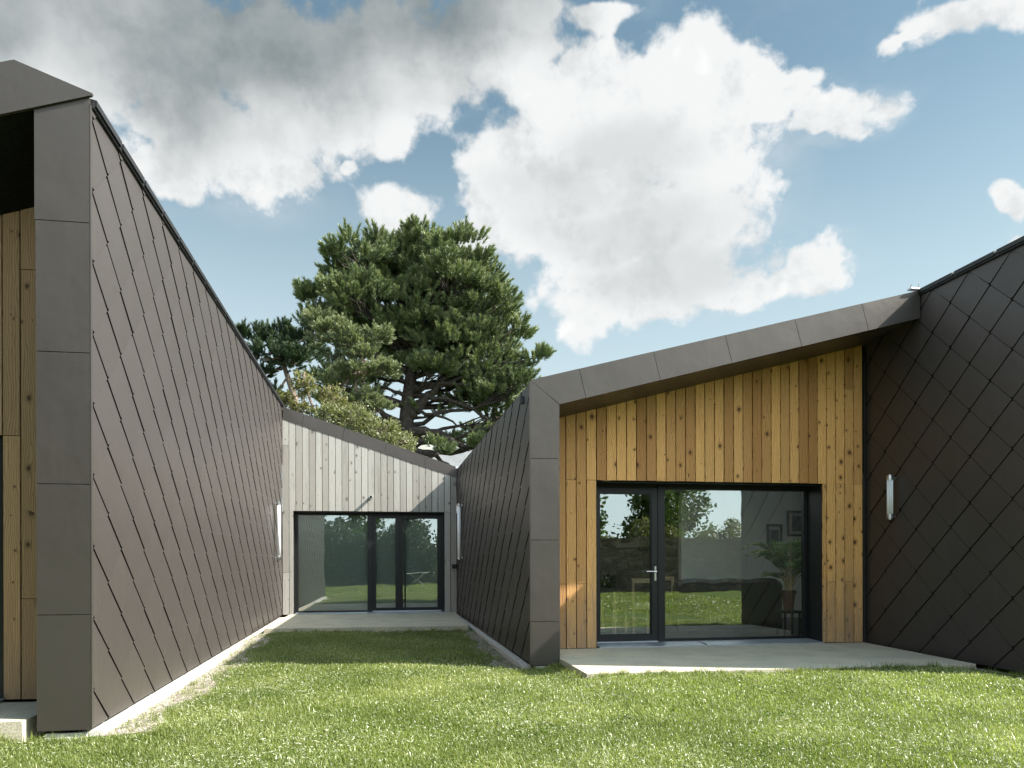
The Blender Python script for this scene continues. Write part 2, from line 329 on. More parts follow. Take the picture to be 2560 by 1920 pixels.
# ------------------------------------------------------------------ mesh helpers
def tag(o, label=None, cat=None, group=None, kind=None):
    for k, v in (('label', label), ('category', cat), ('group', group), ('kind', kind)):
        if v: o[k] = v
    return o
def thing(name, loc, label, cat, group=None):
    o = bpy.data.objects.new(name, None); COL.objects.link(o); o.location = loc; o.empty_display_size = .2
    return tag(o, label, cat, group)
def wloc(o):
    v = Vector((0, 0, 0))
    while o is not None: v = v + o.location; o = o.parent
    return v
class MB:
    """collects faces given in world metres; build() links them as one mesh object"""
    def __init__(s): s.v = []; s.f = []; s.mi = []; s.r = []
    def face(s, pts, mi=0, r=0.):
        b = len(s.v); s.v += [tuple(p) for p in pts]; s.f.append(tuple(range(b, b+len(pts)))); s.mi.append(mi); s.r.append(r)
    def prism(s, front, off, mi=0, r=0., side_mi=None):
        """front: polygon seen from outside (ccw); off: vector from front face to back face"""
        off = Vector(off); F = [Vector(p) for p in front]; B = [p+off for p in F]; n = len(F)
        s.face(F, mi, r); s.face(B[::-1], mi if side_mi is None else side_mi, r)
        for i in range(n):
            j = (i+1) % n; s.face([F[j], F[i], B[i], B[j]], mi if side_mi is None else side_mi, r)
    def box(s, a, b, mi=0, r=0.):
        x0, y0, z0 = (min(p, q) for p, q in zip(a, b)); x1, y1, z1 = (max(p, q) for p, q in zip(a, b))
        s.prism([(x0, y0, z0), (x1, y0, z0), (x1, y0, z1), (x0, y0, z1)], (0, y1-y0, 0), mi, r)
    def tube(s, pts, rad, n=8, mi=0, r=0., cap=True):
        pts = [Vector(p) for p in pts]
        rad = rad if isinstance(rad, (list, tuple)) else [rad]*len(pts)
        rings = []; up = None
        for i, p in enumerate(pts):
            t = (pts[min(i+1, len(pts)-1)] - pts[max(i-1, 0)]).normalized()
            if up is None: up = t.orthogonal().normalized()
            up = (up - t*up.dot(t)); up = up.normalized() if up.length > 1e-6 else t.orthogonal().normalized()
            w = t.cross(up); b = len(s.v)
            for k in range(n):
                a = 2*PI*k/n; s.v.append(tuple(p + (up*math.cos(a)+w*math.sin(a))*rad[i]))
            rings.append(b)
        for i in range(len(rings)-1):
            for k in range(n):
                k2 = (k+1) % n
                s.f.append((rings[i]+k, rings[i]+k2, rings[i+1]+k2, rings[i+1]+k)); s.mi.append(mi); s.r.append(r)
        if cap:
            s.f.append(tuple(rings[0]+k for k in range(n))[::-1]); s.mi.append(mi); s.r.append(r)
            s.f.append(tuple(rings[-1]+k for k in range(n))); s.mi.append(mi); s.r.append(r)
    def lathe(s, c, prof, n=16, mi=0, r=0.):
        rings = []
        for (rad, z) in prof:
            b = len(s.v)
            for k in range(n): s.v.append((c[0]+rad*math.cos(2*PI*k/n), c[1]+rad*math.sin(2*PI*k/n), c[2]+z))
            rings.append(b)
        for i in range(len(rings)-1):
            for k in range(n):
                k2 = (k+1) % n; s.f.append((rings[i]+k, rings[i]+k2, rings[i+1]+k2, rings[i+1]+k)); s.mi.append(mi); s.r.append(r)
    def build(s, name, mats, parent=None, smooth=False, loc=None, label=None):
        if not isinstance(mats, (list, tuple)): mats = [mats]
        org = wloc(parent) if parent is not None else Vector(loc or (0, 0, 0))
        me = bpy.data.meshes.new(name)
        me.from_pydata([(x-org.x, y-org.y, z-org.z) for x, y, z in s.v], [], s.f)
        for m in mats: me.materials.append(m)
        me.polygons.foreach_set('material_index', s.mi)
        a = me.attributes.new('rnd', 'FLOAT', 'FACE'); a.data.foreach_set('value', s.r)
        if smooth: me.polygons.foreach_set('use_smooth', [True]*len(s.f))
        me.update()
        o = bpy.data.objects.new(name, me); COL.objects.link(o)
        if parent is not None: o.parent = parent
        else: o.location = org
        if label: o['label'] = label
        return o
def bevel(o, w=.006, seg=2):
    b = o.modifiers.new('bevel', 'BEVEL'); b.width = w; b.segments = seg; b.limit_method = 'ANGLE'; b.angle_limit = math.radians(40); return o
def np_mesh(name, V, Fc, rnd, mat, parent=None, loc=(0, 0, 0)):
    """V (n,3), Fc (m,k) int, rnd per face"""
    org = np.array(wloc(parent) if parent is not None else loc)
    V = np.asarray(V, dtype=np.float32) - org.astype(np.float32); Fc = np.asarray(Fc, dtype=np.int32)
    me = bpy.data.meshes.new(name); k = Fc.shape[1]
    me.vertices.add(len(V)); me.vertices.foreach_set('co', V.ravel())
    me.loops.add(Fc.size); me.loops.foreach_set('vertex_index', Fc.ravel())
    me.polygons.add(len(Fc)); me.polygons.foreach_set('loop_start', np.arange(0, Fc.size, k, dtype=np.int32))
    a = me.attributes.new('rnd', 'FLOAT', 'FACE'); a.data.foreach_set('value', np.asarray(rnd, dtype=np.float32))
    me.materials.append(mat); me.update(calc_edges=True)
    o = bpy.data.objects.new(name, me); COL.objects.link(o)
    if parent is not None: o.parent = parent
    else: o.location = loc
    return o
def unit(a): return a/np.maximum(np.linalg.norm(a, axis=-1, keepdims=True), 1e-9)
def leaf_tris(C, D, L, Wd, rng):
    """triangles: base at C, along D, length L, width Wd"""
    n = len(C); side = unit(np.cross(D, rng.normal(size=(n, 3))))
    V = np.empty((n, 3, 3)); h = (side*(Wd[:, None]/2))
    V[:, 0] = C-h; V[:, 1] = C+h; V[:, 2] = C+D*L[:, None]
    return V.reshape(-1, 3), np.arange(3*n).reshape(n, 3)
def leaf_quads(C, D, L, Wd, rng):
    n = len(C); side = unit(np.cross(D, rng.normal(size=(n, 3)))); h = side*(Wd[:, None]/2)
    V = np.empty((n, 4, 3)); V[:, 0] = C; V[:, 1] = C+D*(L*.5)[:, None]+h; V[:, 2] = C+D*L[:, None]; V[:, 3] = C+D*(L*.5)[:, None]-h
    return V.reshape(-1, 3), np.arange(4*n).reshape(n, 4)

# ------------------------------------------------------------------ ground
def sm(x, a, b): t = np.clip((x-a)/(b-a), 0, 1); return t*t*(3-2*t)
def lawn_z(x, y):
    x = np.asarray(x, float); y = np.asarray(y, float)
    z = -.150 + .050*sm(y, 9, 14) + .012*np.sin(x*1.3+y*.7) + .010*np.sin(x*2.9-y*1.9+1)
    z = z + .092*sm(y, 6.0, 7.7)*sm(x, 1.75, 2.35)*(1-sm(x, 6.3, 7.0)) + .06*sm(-x, 2.75, 3.0)*sm(y, 5, 6) - .06*sm(-x, 1.2, 2.4)*(1-sm(y, 9, 13)) - .05*np.exp(-((x-1.75)/.45)**2)*sm(y, 7.5, 9)*(1-sm(y, 12, 14))
    return z
xs = np.concatenate([[-400, -150, -60, -30, -18], np.arange(-12, 14.01, .2), [18, 30, 60, 150, 400]])
ys = np.concatenate([[-400, -150, -60, -30], np.arange(-20, 20.01, .2), [26, 34, 50, 90, 180, 400]])
XX, YY = np.meshgrid(xs, ys); ZZ = lawn_z(XX, YY)
idx = np.arange(XX.size).reshape(XX.shape)
fq = np.stack([idx[:-1, :-1], idx[:-1, 1:], idx[1:, 1:], idx[1:, :-1]], -1).reshape(-1, 4)
lawn = np_mesh('lawn', np.stack([XX, YY, ZZ], -1).reshape(-1, 3), fq, np.zeros(len(fq)), M['lawn'])
tag(lawn, kind='structure')

# ------------------------------------------------------------------ house
house = thing('house', (2.4, 14.0, -.1), 'zigzag roofed house clad in brown metal shingles with timber recesses', 'house')
XL, YC = -2.316, 17.6
FA, FB, FC = Vector((1.79, 9.3, 0)), Vector((7.1, 9.06, 0)), Vector((1.63, 17.6, 0))
XD, YR = 7.1, 10.25

def clip(poly, clipper):
    """Sutherland-Hodgman, both convex ccw 2d"""
    out = poly
    for i in range(len(clipper)):
        a, b = clipper[i], clipper[(i+1) % len(clipper)]; inp = out; out = []
        def side(p): return (b[0]-a[0])*(p[1]-a[1]) - (b[1]-a[1])*(p[0]-a[0])
        for j in range(len(inp)):
            p, q = inp[j], inp[(j+1) % len(inp)]; sp, sq = side(p), side(q)
            if sp >= 0: out.append(p)
            if (sp >= 0) != (sq >= 0):
                t = sp/(sp-sq); out.append((p[0]+(q[0]-p[0])*t, p[1]+(q[1]-p[1])*t))
        if not out: return []
    return out
def area(p): return abs(sum(p[i][0]*p[(i+1) % len(p)][1]-p[(i+1) % len(p)][0]*p[i][1] for i in range(len(p))))/2

def shingles(name, P0, P1, outline, u0, v0, pu, pv, label, flip):
    """wall plane from P0 to P1 (horizontal); outline polygon in (u along, v height); tips on the lattice u0 + k pu, v0 + j pv"""
    P0 = Vector(P0); P1 = Vector(P1); U = (P1-P0).normalized(); N = U.cross(Vector((0, 0, 1)))
    if flip: N = -N
    def pt(u, v, w): return P0 + U*u + Vector((0, 0, v)) + N*(w-.022)
    mb = MB(); umin = min(p[0] for p in outline); umax = max(p[0] for p in outline); vmin = min(p[1] for p in outline); vmax = max(p[1] for p in outline)
    back = [pt(u, v, 0) for u, v in outline]
    mb.prism(back if not flip else back[::-1], -N*.12, 1, 0)
    rr = random.Random(name+label); smooth_idx = []
    STEP = .0080
    for j in range(int((vmin-v0)/(pv/2))-3, int((vmax-v0)/(pv/2))+3):
        for k in range(int((umin-u0)/pu)-3, int((umax-u0)/pu)+3):
            ut = u0 + k*pu + (pu/2 if j % 2 else 0); vt = v0 + j*pv/2     # bottom tip
            hw, hh = pu/2, pv/2
            q_ = .0090*math.hypot(hw, hh)/hh                               # open joint along the two lower folds
            e = .016                                                     # tip cut square
            lo_ = q_*hh/hw
            dia = [(ut-e*hw/hh, vt+e+lo_), (ut+e*hw/hh, vt+e+lo_), (ut+hw-q_*.5, vt+hh+lo_*.5), (ut+.013*hw/hh, vt+2*hh-.013), (ut-.013*hw/hh, vt+2*hh-.013), (ut-hw+q_*.5, vt+hh+lo_*.5)]
            c = clip(dia, outline)
            if len(c) < 3 or area(c) < 2e-4: continue
            jit = rr.uniform(-.0015, .0015); tl = rr.uniform(-.0065, .0065)
            def w(u, v): return .006 + STEP*2*(vt+2*hh-v)/(2*hh) + jit + tl*(u-ut) + .004
            front = [pt(u, v, w(u, v)) for u, v in c]; rear = [pt(u, v, w(u, v)-.0014) for u, v in c]
            if flip: front = front[::-1]; rear = rear[::-1]
            r = rr.random(); nf = len(front); cb = len(mb.v); cen = sum(front, Vector())/nf + N*(.0090*min(1, area(c)/.17)+rr.uniform(-.001, .0015))
            mb.v += [tuple(p) for p in front]+[tuple(cen)]
            for i in range(nf): mb.f.append((cb+i, cb+(i+1) % nf, cb+nf)); mb.mi.append(0); mb.r.append(r); smooth_idx.append(len(mb.f)-1)
            mb.face(rear[::-1], 1, r)
            n = len(front); deep = [p-N*.009 for p in rear]      # black strip paints the joint's deep shade behind each folded edge
            for i in range(n):
                i2 = (i+1) % n; mb.face([front[i2], front[i], rear[i], rear[i2]], 0, r); mb.face([rear[i2], rear[i], deep[i], deep[i2]], 1, r)
    o = mb.build(name, [M['metal'], M['black']], house, label=label)
    for i in smooth_idx: o.data.polygons[i].use_smooth = True
    return o

# courtyard walls and the wall on the right
shingles('shingle_cladding', (XL, 6.44, 0), (XL, YC, 0), [(0.002, -.12), (11.16, -.01), (11.16, 4.70), (0.002, 4.85)], .075, 2.46-.573*6, .64, .573, 'sunlit shingle wall left of the courtyard', False)
LF = (FC-FA).length
shingles('shingle_cladding', FA, FC, [(0.004, -.09), (LF, -.02), (LF, 3.36), (0.004, 3.46)], .36, 2.48-.573*6, .61, .573, 'shaded shingle wall right of the courtyard', True)
YE = 7.12
shingles('shingle_cladding', (XD, YE, 0), (XD, YR, 0), [(0.002, -.08), (YR-YE, -.04), (YR-YE, 4.77), (0.002, 4.77)], 9.501-YE, .18-.573*2, .64, .573, 'dark shaded shingle wall beside the honey timber recess', True)

def panel_strip(name, frame, polys, th=.028, mat='trim', label=None, gap=.003):
    """flat metal panels: polys in (u,z) of a vertical plane frame=(P0,U,N)"""
    P0, U, N = frame; mb = MB(); rr = random.Random(name+str(label))
    for poly in polys:
        c = Vector((sum(p[0] for p in poly)/len(poly), sum(p[1] for p in poly)/len(poly)))
        q = []
        for (u, z) in poly:
            d = Vector((c.x-u, c.y-z)); q.append((u+math.copysign(min(gap, abs(d.x)), d.x), z+math.copysign(min(gap, abs(d.y)), d.y)))
        ta, tb = rr.uniform(-.002, .002), rr.uniform(-.002, .002)
        mb.prism([P0+U*u+Vector((0, 0, z))+N*(ta*(u-c.x)+tb*(z-c.y)) for u, z in q], -N*th, 0, rr.random())
    return mb.build(name, M[mat], house, label=label)
UF = (FB-FA).normalized(); NF = UF.cross(Vector((0, 0, 1)))       # right fascia plane, facing the garden
def ux(x): return (x-1.79)/UF.x
# right corner post
pz = [-.11, .441, 1.468, 2.496]
polys = []
for i in range(4):
    z0 = pz[i]
    if i < 3: polys.append([(0, z0), (ux(2.166), z0), (ux(2.166), pz[i+1]), (0, pz[i+1])])
    else: polys.append([(0, z0), (ux(2.166), z0), (ux(2.166), 3.184), (0, 3.487)])
panel_strip('corner_post', (FA, UF, NF), polys, label='warm brown post between the courtyard and the patio')
# right fascia
def ftop(x): return 3.487 + (x-1.79)*(4.835-3.487)/(7.1-1.79)
def fbot(x): return 3.184 + (x-2.166)*(4.455-3.184)/(7.1-2.166)
jt = [2.419, 3.391, 4.352, 5.307, 6.246]; jb = [2.508, 3.482, 4.445, 5.403, 6.344]
tx = [1.79]+jt+[7.085]; bx = [2.166]+jb+[7.085]
panel_strip('fascia', (FA, UF, NF), [[(ux(bx[i]), fbot(bx[i])), (ux(bx[i+1]), fbot(bx[i+1])), (ux(tx[i+1]), ftop(tx[i+1])), (ux(tx[i]), ftop(tx[i]))] for i in range(6)], label='light brown sloping fascia over the honey timber recess')
# black backing behind post and fascia
mb = MB()
mb.prism([FA+UF*u+Vector((0, 0, z))-NF*.030 for u, z in [(.012, -.10), (ux(2.15), -.10), (ux(2.15), 3.21), (.012, 3.475)]], -NF*.15)
mb.prism([FA+UF*u+Vector((0, 0, z))-NF*.0305 for u, z in [(ux(2.15), fbot(2.15)+.012), (ux(7.08), fbot(7.08)+.012), (ux(7.08), ftop(7.08)-.012), (ux(2.15), ftop(2.15)-.012)]], -NF*.15)
mb.box((1.93, 9.47, -.1), (2.165, YR+.2, 3.13)); mb.box((7.065, YR+.05, -.1), (7.40, YR+.36, 4.5))
mb.build('post_core', M['roof'], house)
mb = MB(); mb.box((1.782, 9.30, -.10), (1.79, 9.335, 3.46)); mb.build('corner_trim', M['trim'], house)
mb = MB(); mb.box((XL, 6.441, -.12), (XL+.007, 6.475, 4.84)); mb.build('corner_trim', M['trim'], house)
# left corner post and fascia
LP0, LU, LN = Vector((0, 6.44, 0)), Vector((1, 0, 0)), Vector((0, -1, 0))
lz = [-.125, .792, 1.825, 2.867, 3.90]
def lbot(x): return 4.688 + (x+2.962)*.3285
polys = [[(-2.714+(.008 if False else 0), lz[i]), (XL, lz[i]), (XL, lz[i+1]), (-2.714, lz[i+1])] for i in range(4)]
polys.append([(-2.722, 3.90), (XL, 3.90), (XL, lbot(XL)), (-2.722, lbot(-2.722))])
panel_strip('corner_post', (LP0, LU, LN), polys, label='dark grey brown post at the left edge')
def ltop(x): return 5.131 + (x+2.858)*.315
panel_strip('fascia', (LP0+LN*.02, LU, LN), [[(-9, lbot(-9)), (-3.4, lbot(-3.4)), (-3.4, ltop(-3.4)), (-9, ltop(-9))],
    [(-3.4, lbot(-3.4)), (-2.292, lbot(-2.292)), (-2.285, 4.925), (-2.858, 5.131), (-3.4, ltop(-3.4))]], label='dark peaked fascia at the top left')
mb = MB()
mb.box((-2.705, 6.4685, -.11), (-2.45, 7.235, 4.72)); mb.build('post_core', M['roof'], house)
# centre fascia over the weathered timber
def ctop(x): return 4.694 + (x+2.28)*(3.406-4.694)/(1.639+2.28)
def cbot(x): return 4.412 + (x+2.30)*(3.143-4.412)/(1.639+2.30)
cj = [-2.30, -1.831, -.934, .015, .924, 1.634]; cjb = [-2.30, -1.891, -.99, -.04, .87, 1.634]
CP0 = Vector((0, YC-.008, 0))
panel_strip('fascia', (CP0, LU, LN), [[(cjb[i], cbot(cjb[i])), (cjb[i+1], cbot(cjb[i+1])), (cj[i+1], ctop(cj[i+1])), (cj[i], ctop(cj[i]))] for i in range(5)], label='dark grey fascia sloping down over the courtyard timber')
mb = MB(); mb.prism([(x, YC+.0215, z) for x, z in [(-2.29, cbot(-2.29)+.01), (1.63, cbot(1.63)+.01), (1.63, ctop(1.63)-.012), (-2.29, ctop(-2.29)-.012)]], (0, .2, 0)); mb.build('fascia_core', M['roof'], house)

# roofs
def roof(name, front, back, th, label):
    mb = MB(); f = [Vector(p) for p in front]; b = [Vector(p) for p in back]; n = len(f)
    for i in range(n-1):
        mb.face([f[i], f[i+1], b[i+1], b[i]]); d = Vector((0, 0, -th)); mb.face([b[i]+d, b[i+1]+d, f[i+1]+d, f[i]+d])
        mb.face([f[i]+d, f[i+1]+d, f[i+1], f[i]]); mb.face([b[i], b[i+1], b[i+1]+d, b[i]+d])
    mb.face([f[0], b[0], b[0]+Vector((0, 0, -th)), f[0]+Vector((0, 0, -th))]); mb.face([b[-1], f[-1], f[-1]+Vector((0, 0, -th)), b[-1]+Vector((0, 0, -th))])
    return mb.build(name, M['roof'], house, label=label)
roof('roof', [(-9, 6.47, 3.19), (-2.858, 6.47, 5.12), (-2.33, 6.47, 4.915)], [(-9, 27, 3.03), (-2.858, 27, 4.96), (-2.33, 27, 4.755)], .2, None)
roof('roof', [(-2.29, YC+.02, ctop(-2.29)-.01), (1.64, YC+.02, ctop(1.64)-.01)], [(-2.29, 27, ctop(-2.29)-.01), (1.64, 27, ctop(1.64)-.01)], .2, None)
mb = MB()
def rz(x, y): return 3.48+(x-1.83)*.2535-(y-9.3)*.0066
def rq(x0, x1, y0, y1, y0b=None):
    y0b = y0 if y0b is None else y0b
    mb.prism([Vector((x0, y0, rz(x0, y0))), Vector((x1, y0b, rz(x1, y0b))), Vector((x1, y1, rz(x1, y1))), Vector((x0, y1, rz(x0, y1)))], (0, 0, -.22))
rq(1.83, 7.09, 9.34, 10.95, 9.11); rq(1.80, 4.1, 10.95, 13.4); rq(6.9, 7.09, 10.95, 13.4); rq(1.74, 7.09, 13.4, 27)
rfr = mb.build('roof', M['roof'], house)
mb = MB(); mb.face([(4.1, 10.95, rz(4.1, 10.95)-.02), (6.9, 10.95, rz(6.9, 10.95)-.02), (6.9, 13.4, rz(6.9, 13.4)-.02), (4.1, 13.4, rz(4.1, 13.4)-.02)]); mb.build('added_rooflight', M['clear'], rfr)  # roof window added to bring daylight into the dim right room
roof('roof', [(7.11, YE+.02, 4.83), (7.65, YE+.02, 5.03), (13.5, YE+.02, 3.25)], [(7.11, 27, 4.83), (7.65, 27, 5.03), (13.5, 27, 3.25)], .2, None)
# eave flashings along the wall tops
def eave(pts0, pts1, label):
    mb = MB()
    (x0, y0, z0), (x1, y1, z1) = pts0, pts1; L = y1-y0; n = int(L/.62); s = 1 if x0 < 0 else -1
    mb.prism([(x0, y0, z0), (x0, y0, z0+.055), (x0-s*.16, y0, z0+.085), (x0-s*.16, y0, z0)][::(1 if s < 0 else -1)], (x1-x0, L, z1-z0))
    for i in range(n):
        a = (i+.03)/n; b = (i+.97)/n
        mb.prism([(x0+s*.018+(x1-x0)*a, y0+L*a, z0+.02+(z1-z0)*a), (x0+s*.018+(x1-x0)*a, y0+L*a, z0+.07+(z1-z0)*a), (x0-s*.15+(x1-x0)*a, y0+L*a, z0+.105+(z1-z0)*a), (x0-s*.15+(x1-x0)*a, y0+L*a, z0+.03+(z1-z0)*a)][::(1 if s < 0 else -1)], ((x1-x0)*(b-a), L*(b-a), (z1-z0)*(b-a)))
    mb.build('eave_flashing', M['flash'], house, label=label)
eave((XL+.02, 6.47, 4.835), (XL+.02, YC+.1, 4.69), None)
eave((XD-.03, YE-.02, 4.765), (XD-.03, 9.10, 4.765), None)
# overflow spout on the fin wall
mb = MB(); mb.prism([(1.745, 9.66, 3.27), (1.745, 9.76, 3.27), (1.745, 9.71, 3.37)][::-1], (.10, 0, 0)); mb.build('overflow_spout', M['flash'], house)
mb = MB(); mb.box((1.60, YC-.095, 3.36), (1.70, YC-.03, 3.41)); mb.build('gutter_end', M['steel'], house)
mb = MB(); mb.box((6.93, 9.03, 4.83), (7.06, 9.12, 4.852)); mb.tube([(6.94, 9.06, 4.85), (6.93, 9.03, 4.885)], .006); mb.tube([(7.05, 9.06, 4.85), (7.04, 9.03, 4.90)], .006); mb.build('gutter_bracket', M['steel'], house)

# ---- timber
def boards(name, mat, planks, y, label, backing, slopes=()):
    """planks: (x0,x1,z0,zt(x) or value, joints)"""
    mb = MB(); rr = random.Random(name+label)
    for (x0, x1, z0, zt, joints) in planks:
        cuts = [z0]+sorted(joints)+[None]
        for i in range(len(cuts)-1):
            a, b = cuts[i], cuts[i+1]; gx = rr.uniform(.0052, .0066); dy = rr.uniform(-.0015, .0015)
            l, r_ = x0+gx, x1-gx; za = a+(.003 if i else 0)
            if b is None: zl, zr = (zt(l), zt(r_)) if callable(zt) else (zt, zt)
            else: zl = zr = b-.003
            dz = rr.uniform(-.0025, .0025) if i == 0 else 0
            c = .0025; rv = rr.random()
            F = [(l+c, y+dy, za+dz), (r_-c, y+dy, za+dz), (r_-c, y+dy, zr), (l+c, y+dy, zl)]
            B = [(l, y+dy+c, za+dz), (r_, y+dy+c, za+dz), (r_, y+dy+c, zr), (l, y+dy+c, zl)]
            mb.face(F, 0, rv)
            mb.face([B[0], F[0], F[3], B[3]], 0, rv); mb.face([F[1], B[1], B[2], F[2]], 0, rv)
            C = [(p[0], y+.022, p[2]) for p in B]
            mb.face([C[0], B[0], B[3], C[3]], 0, rv); mb.face([B[1], C[1], C[2], B[2]], 0, rv)
            mb.face([C[0], C[1], B[1], F[1], F[0], B[0]], 0, rv); mb.face([B[3], F[3], F[2], B[2], C[2], C[3]], 0, rv)
            # nail heads
            for zz in (za+.035, ((zl+zr)/2)-.05):
                for xx in (l+.025, r_-.025):
                    mb.face([(xx-.003, y+dy-.0006, zz-.003), (xx+.003, y+dy-.0006, zz-.003), (xx+.003, y+dy-.0006, zz+.003), (xx-.003, y+dy-.0006, zz+.003)], 2, 0)
    for (b0, b1) in backing: mb.box(b0, b1, 1)
    for (xa, xb, zb, zt) in slopes: mb.prism([(xa, y+.0235, zb), (xb, y+.0235, zb), (xb, y+.0235, zt(xb)), (xa, y+.0235, zt(xa))], (0, .02, 0), 1)
    return mb.build(name, [M[mat], M['black'], M['flash']], house, label=label)
# right recess, honey larch
RT = lambda x: 3.202 + .2615*(x-2.396) + .03
PW = .1472; X0 = 2.480
pl = []
wx0, wx1, wz = 2.932, 6.386, 2.338
for i in range(-2, 31):
    a, b = X0+i*PW, X0+(i+1)*PW
    if b > 7.06: b = 7.06
    if a < 2.17: a = 2.17
    if b <= wx0+.02:      # left jamb boards
        j = {-2: [2.34], -1: [.88], 0: [2.34], 1: [.88], 2: [2.34]}.get(i, [])
        pl.append((a, b, -.02, RT, j))
    elif a >= wx1-.02 or (a < wx1 < b and b-wx1 > .03):
        a2 = max(a, wx1)
        if a < wx1-.02:
            pl.append((a2, b, -.02, wz, [])); pl.append((a, b, wz+.004, RT, []))
        else:
            k = i-27
            j = {0: [.88, 3.76], 1: [2.34], 2: [.88, 3.76], 3: [2.34]}.get(k, [2.34])
            pl.append((a, b, -.02, RT, j))
    else:
        pl.append((a, b, wz+.004, RT, []))
boards('timber_wall', 'larch', pl, YR, 'honey coloured larch boards in the right recess',
       [((2.17, YR+.044, -.02), (wx0, YR+.35, 3.1)), ((wx1, YR+.044, -.02), (7.08, YR+.35, 4.2)), ((wx0, YR+.044, wz+.01), (wx1, YR+.35, 3.25)), ((4.2, YR+.0445, 3.25), (7.07, YR+.3, 3.6)), ((5.6, YR+.0445, 3.6), (7.07, YR+.3, 4.0))], [(2.17, 7.08, 2.5, RT)])
# centre, weathered grey
CT = lambda x: cbot(x)+.03
pl = []
PWc = (1.63-XL)/27; kx0, kx1, kz = -2.104+.03, 1.336, 2.345
for i in range(27):
    a, b = XL+i*PWc, XL+(i+1)*PWc
    if i == 0: pl.append((a, b, 0, CT, [.95, 3.83]))
    elif i == 1: pl.append((a, kx0, 0, kz, [])); pl.append((a, b, kz+.004, CT, []))
    elif i == 26: pl.append((a, b, 0, CT, [.97]))
    elif i == 25: pl.append((a, b, 0, CT, [kz+.002]))
    else: pl.append((a, b, kz+.004, CT, []))
boards('timber_wall', 'grey wood', pl, YC, 'silver grey weathered boards at the end of the courtyard',
       [((XL, YC+.044, 0), (kx0, YC+.4, 4.3)), ((1.36, YC+.044, 0), (1.63, YC+.4, 3.1)), ((kx0, YC+.044, kz+.01), (1.36, YC+.4, 3.1)), ((-2.3, YC+.0445, 3.1), (-1.0, YC+.3, 3.9)), ((-1.0, YC+.0445, 3.1), (.4, YC+.3, 3.5))], [(XL, 1.63, 2.5, CT)])
# left recess
LT = lambda x: 4.277 + (x+3.177)*.33 + .08
pl = []
for i in range(-18, 3):
    a, b = -3.324+(i)*.145, -3.324+(i+1)*.145
    if i < 0:
        if b > -5.9: pl.append((a, b, 2.325, LT, []))
    elif i == 0: pl.append((a, b, 0, LT, [2.322]))
    elif i == 1: pl.append((a, b, 0, LT, [.885, 3.79]))
    else: pl.append((a, b, 0, LT, [2.322]))
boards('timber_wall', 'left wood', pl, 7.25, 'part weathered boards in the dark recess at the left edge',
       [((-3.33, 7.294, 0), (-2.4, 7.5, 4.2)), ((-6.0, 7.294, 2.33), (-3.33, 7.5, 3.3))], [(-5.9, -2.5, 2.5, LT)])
# the next wing's front, past the right edge of the picture
NT = lambda x: 4.84-(x-7.65)*.3043
pl = []
for i in range(39):
    a, b = 7.52+i*.147, 7.52+(i+1)*.147
    if b < 13.3: pl.append((a, b, -.05, NT, [[.9], [2.34], [3.2 if a < 10 else 1.6]][i % 3]))
boards('timber_wall', 'larch', pl, 7.45, 'honey larch boards of the wing beyond the right edge', [((7.5, 7.494, -.05), (13.3, 7.6, 2.9))], [(7.5, 13.3, 2.0, NT)])
# soffits
mb = MB()
for i in range(4):
    ya, yb = 9.30+i*.2375+.004, 9.30+(i+1)*.2375-.004
    def sz(x, y): t = (y-9.28)/(YR-9.28); return (fbot(x)+.012)*(1-t) + (RT(x)-.028)*t
    for (xa, xb) in ((2.0, 3.6), (3.604, 5.3), (5.304, 7.09)):
        P = [Vector((xa, ya, sz(xa, ya))), Vector((xa, yb, sz(xa, yb))), Vector((xb, yb, sz(xb, yb))), Vector((xb, ya, sz(xb, ya)))]
        mb.prism(P, (0, 0, .02), 0, random.random())
mb.build('soffit', M['metal'], house)
mb = MB(); mb.prism([(-2.72, 6.47, lbot(-2.72)+.01), (-7, 6.47, lbot(-7)+.01), (-7, 7.3, LT(-7)-.07), (-2.72, 7.3, LT(-2.72)-.07)], (0, 0, .03)); mb.build('soffit', M['black'], house)

# ---- plinths
def plinth(pts, label=None):
    mb = MB(); top = [Vector(p) for p in pts]; mb.prism(top, (0, 0, -.35)); return mb.build('plinth', M['plinth'], house, label=label)
plinth([(XL-.1, 6.50, -.15), (XL+.065, 6.52, -.15), (XL+.065, YC, -.06), (XL-.1, YC, -.06)], 'sunlit concrete plinth under the left shingle wall')
plinth([(-2.66, 6.46, -.15), (-2.36, 6.46, -.15), (-2.36, 6.495, -.15), (-2.66, 6.495, -.15)])
plinth([(1.86, 9.31, -.125), (2.12, 9.30, -.125), (2.12, 9.6, -.125), (1.86, 9.6, -.125)])
plinth([(1.70, 9.45, -.13), (1.82, 9.45, -.13), (1.70, YC, -.05), (1.56, YC, -.05)])
plinth([(XD-.10, YE, -.13), (XD+.1, YE, -.13), (XD+.1, 8.3, -.13), (XD-.10, 8.3, -.13)])

# ---- windows
def frame_rect(mb, x0, x1, z0, z1, y, d, wl, wr, wb, wt):
    mb.box((x0, y, z0), (x0+wl, y+d, z1)); mb.box((x1-wr, y, z0), (x1, y+d, z1))
    mb.box((x0+wl, y+.001, z0), (x1-wr, y+d-.001, z0+wb)); mb.box((x0+wl, y+.001, z1-wt), (x1-wr, y+d-.001, z1))
def pane(x0, x1, z0, z1, y, parent):
    mb = MB(); mb.face([(x0, y, z0), (x1, y, z0), (x1, y, z1), (x0, y, z1)]); return mb.build('pane', M['glass'], parent)
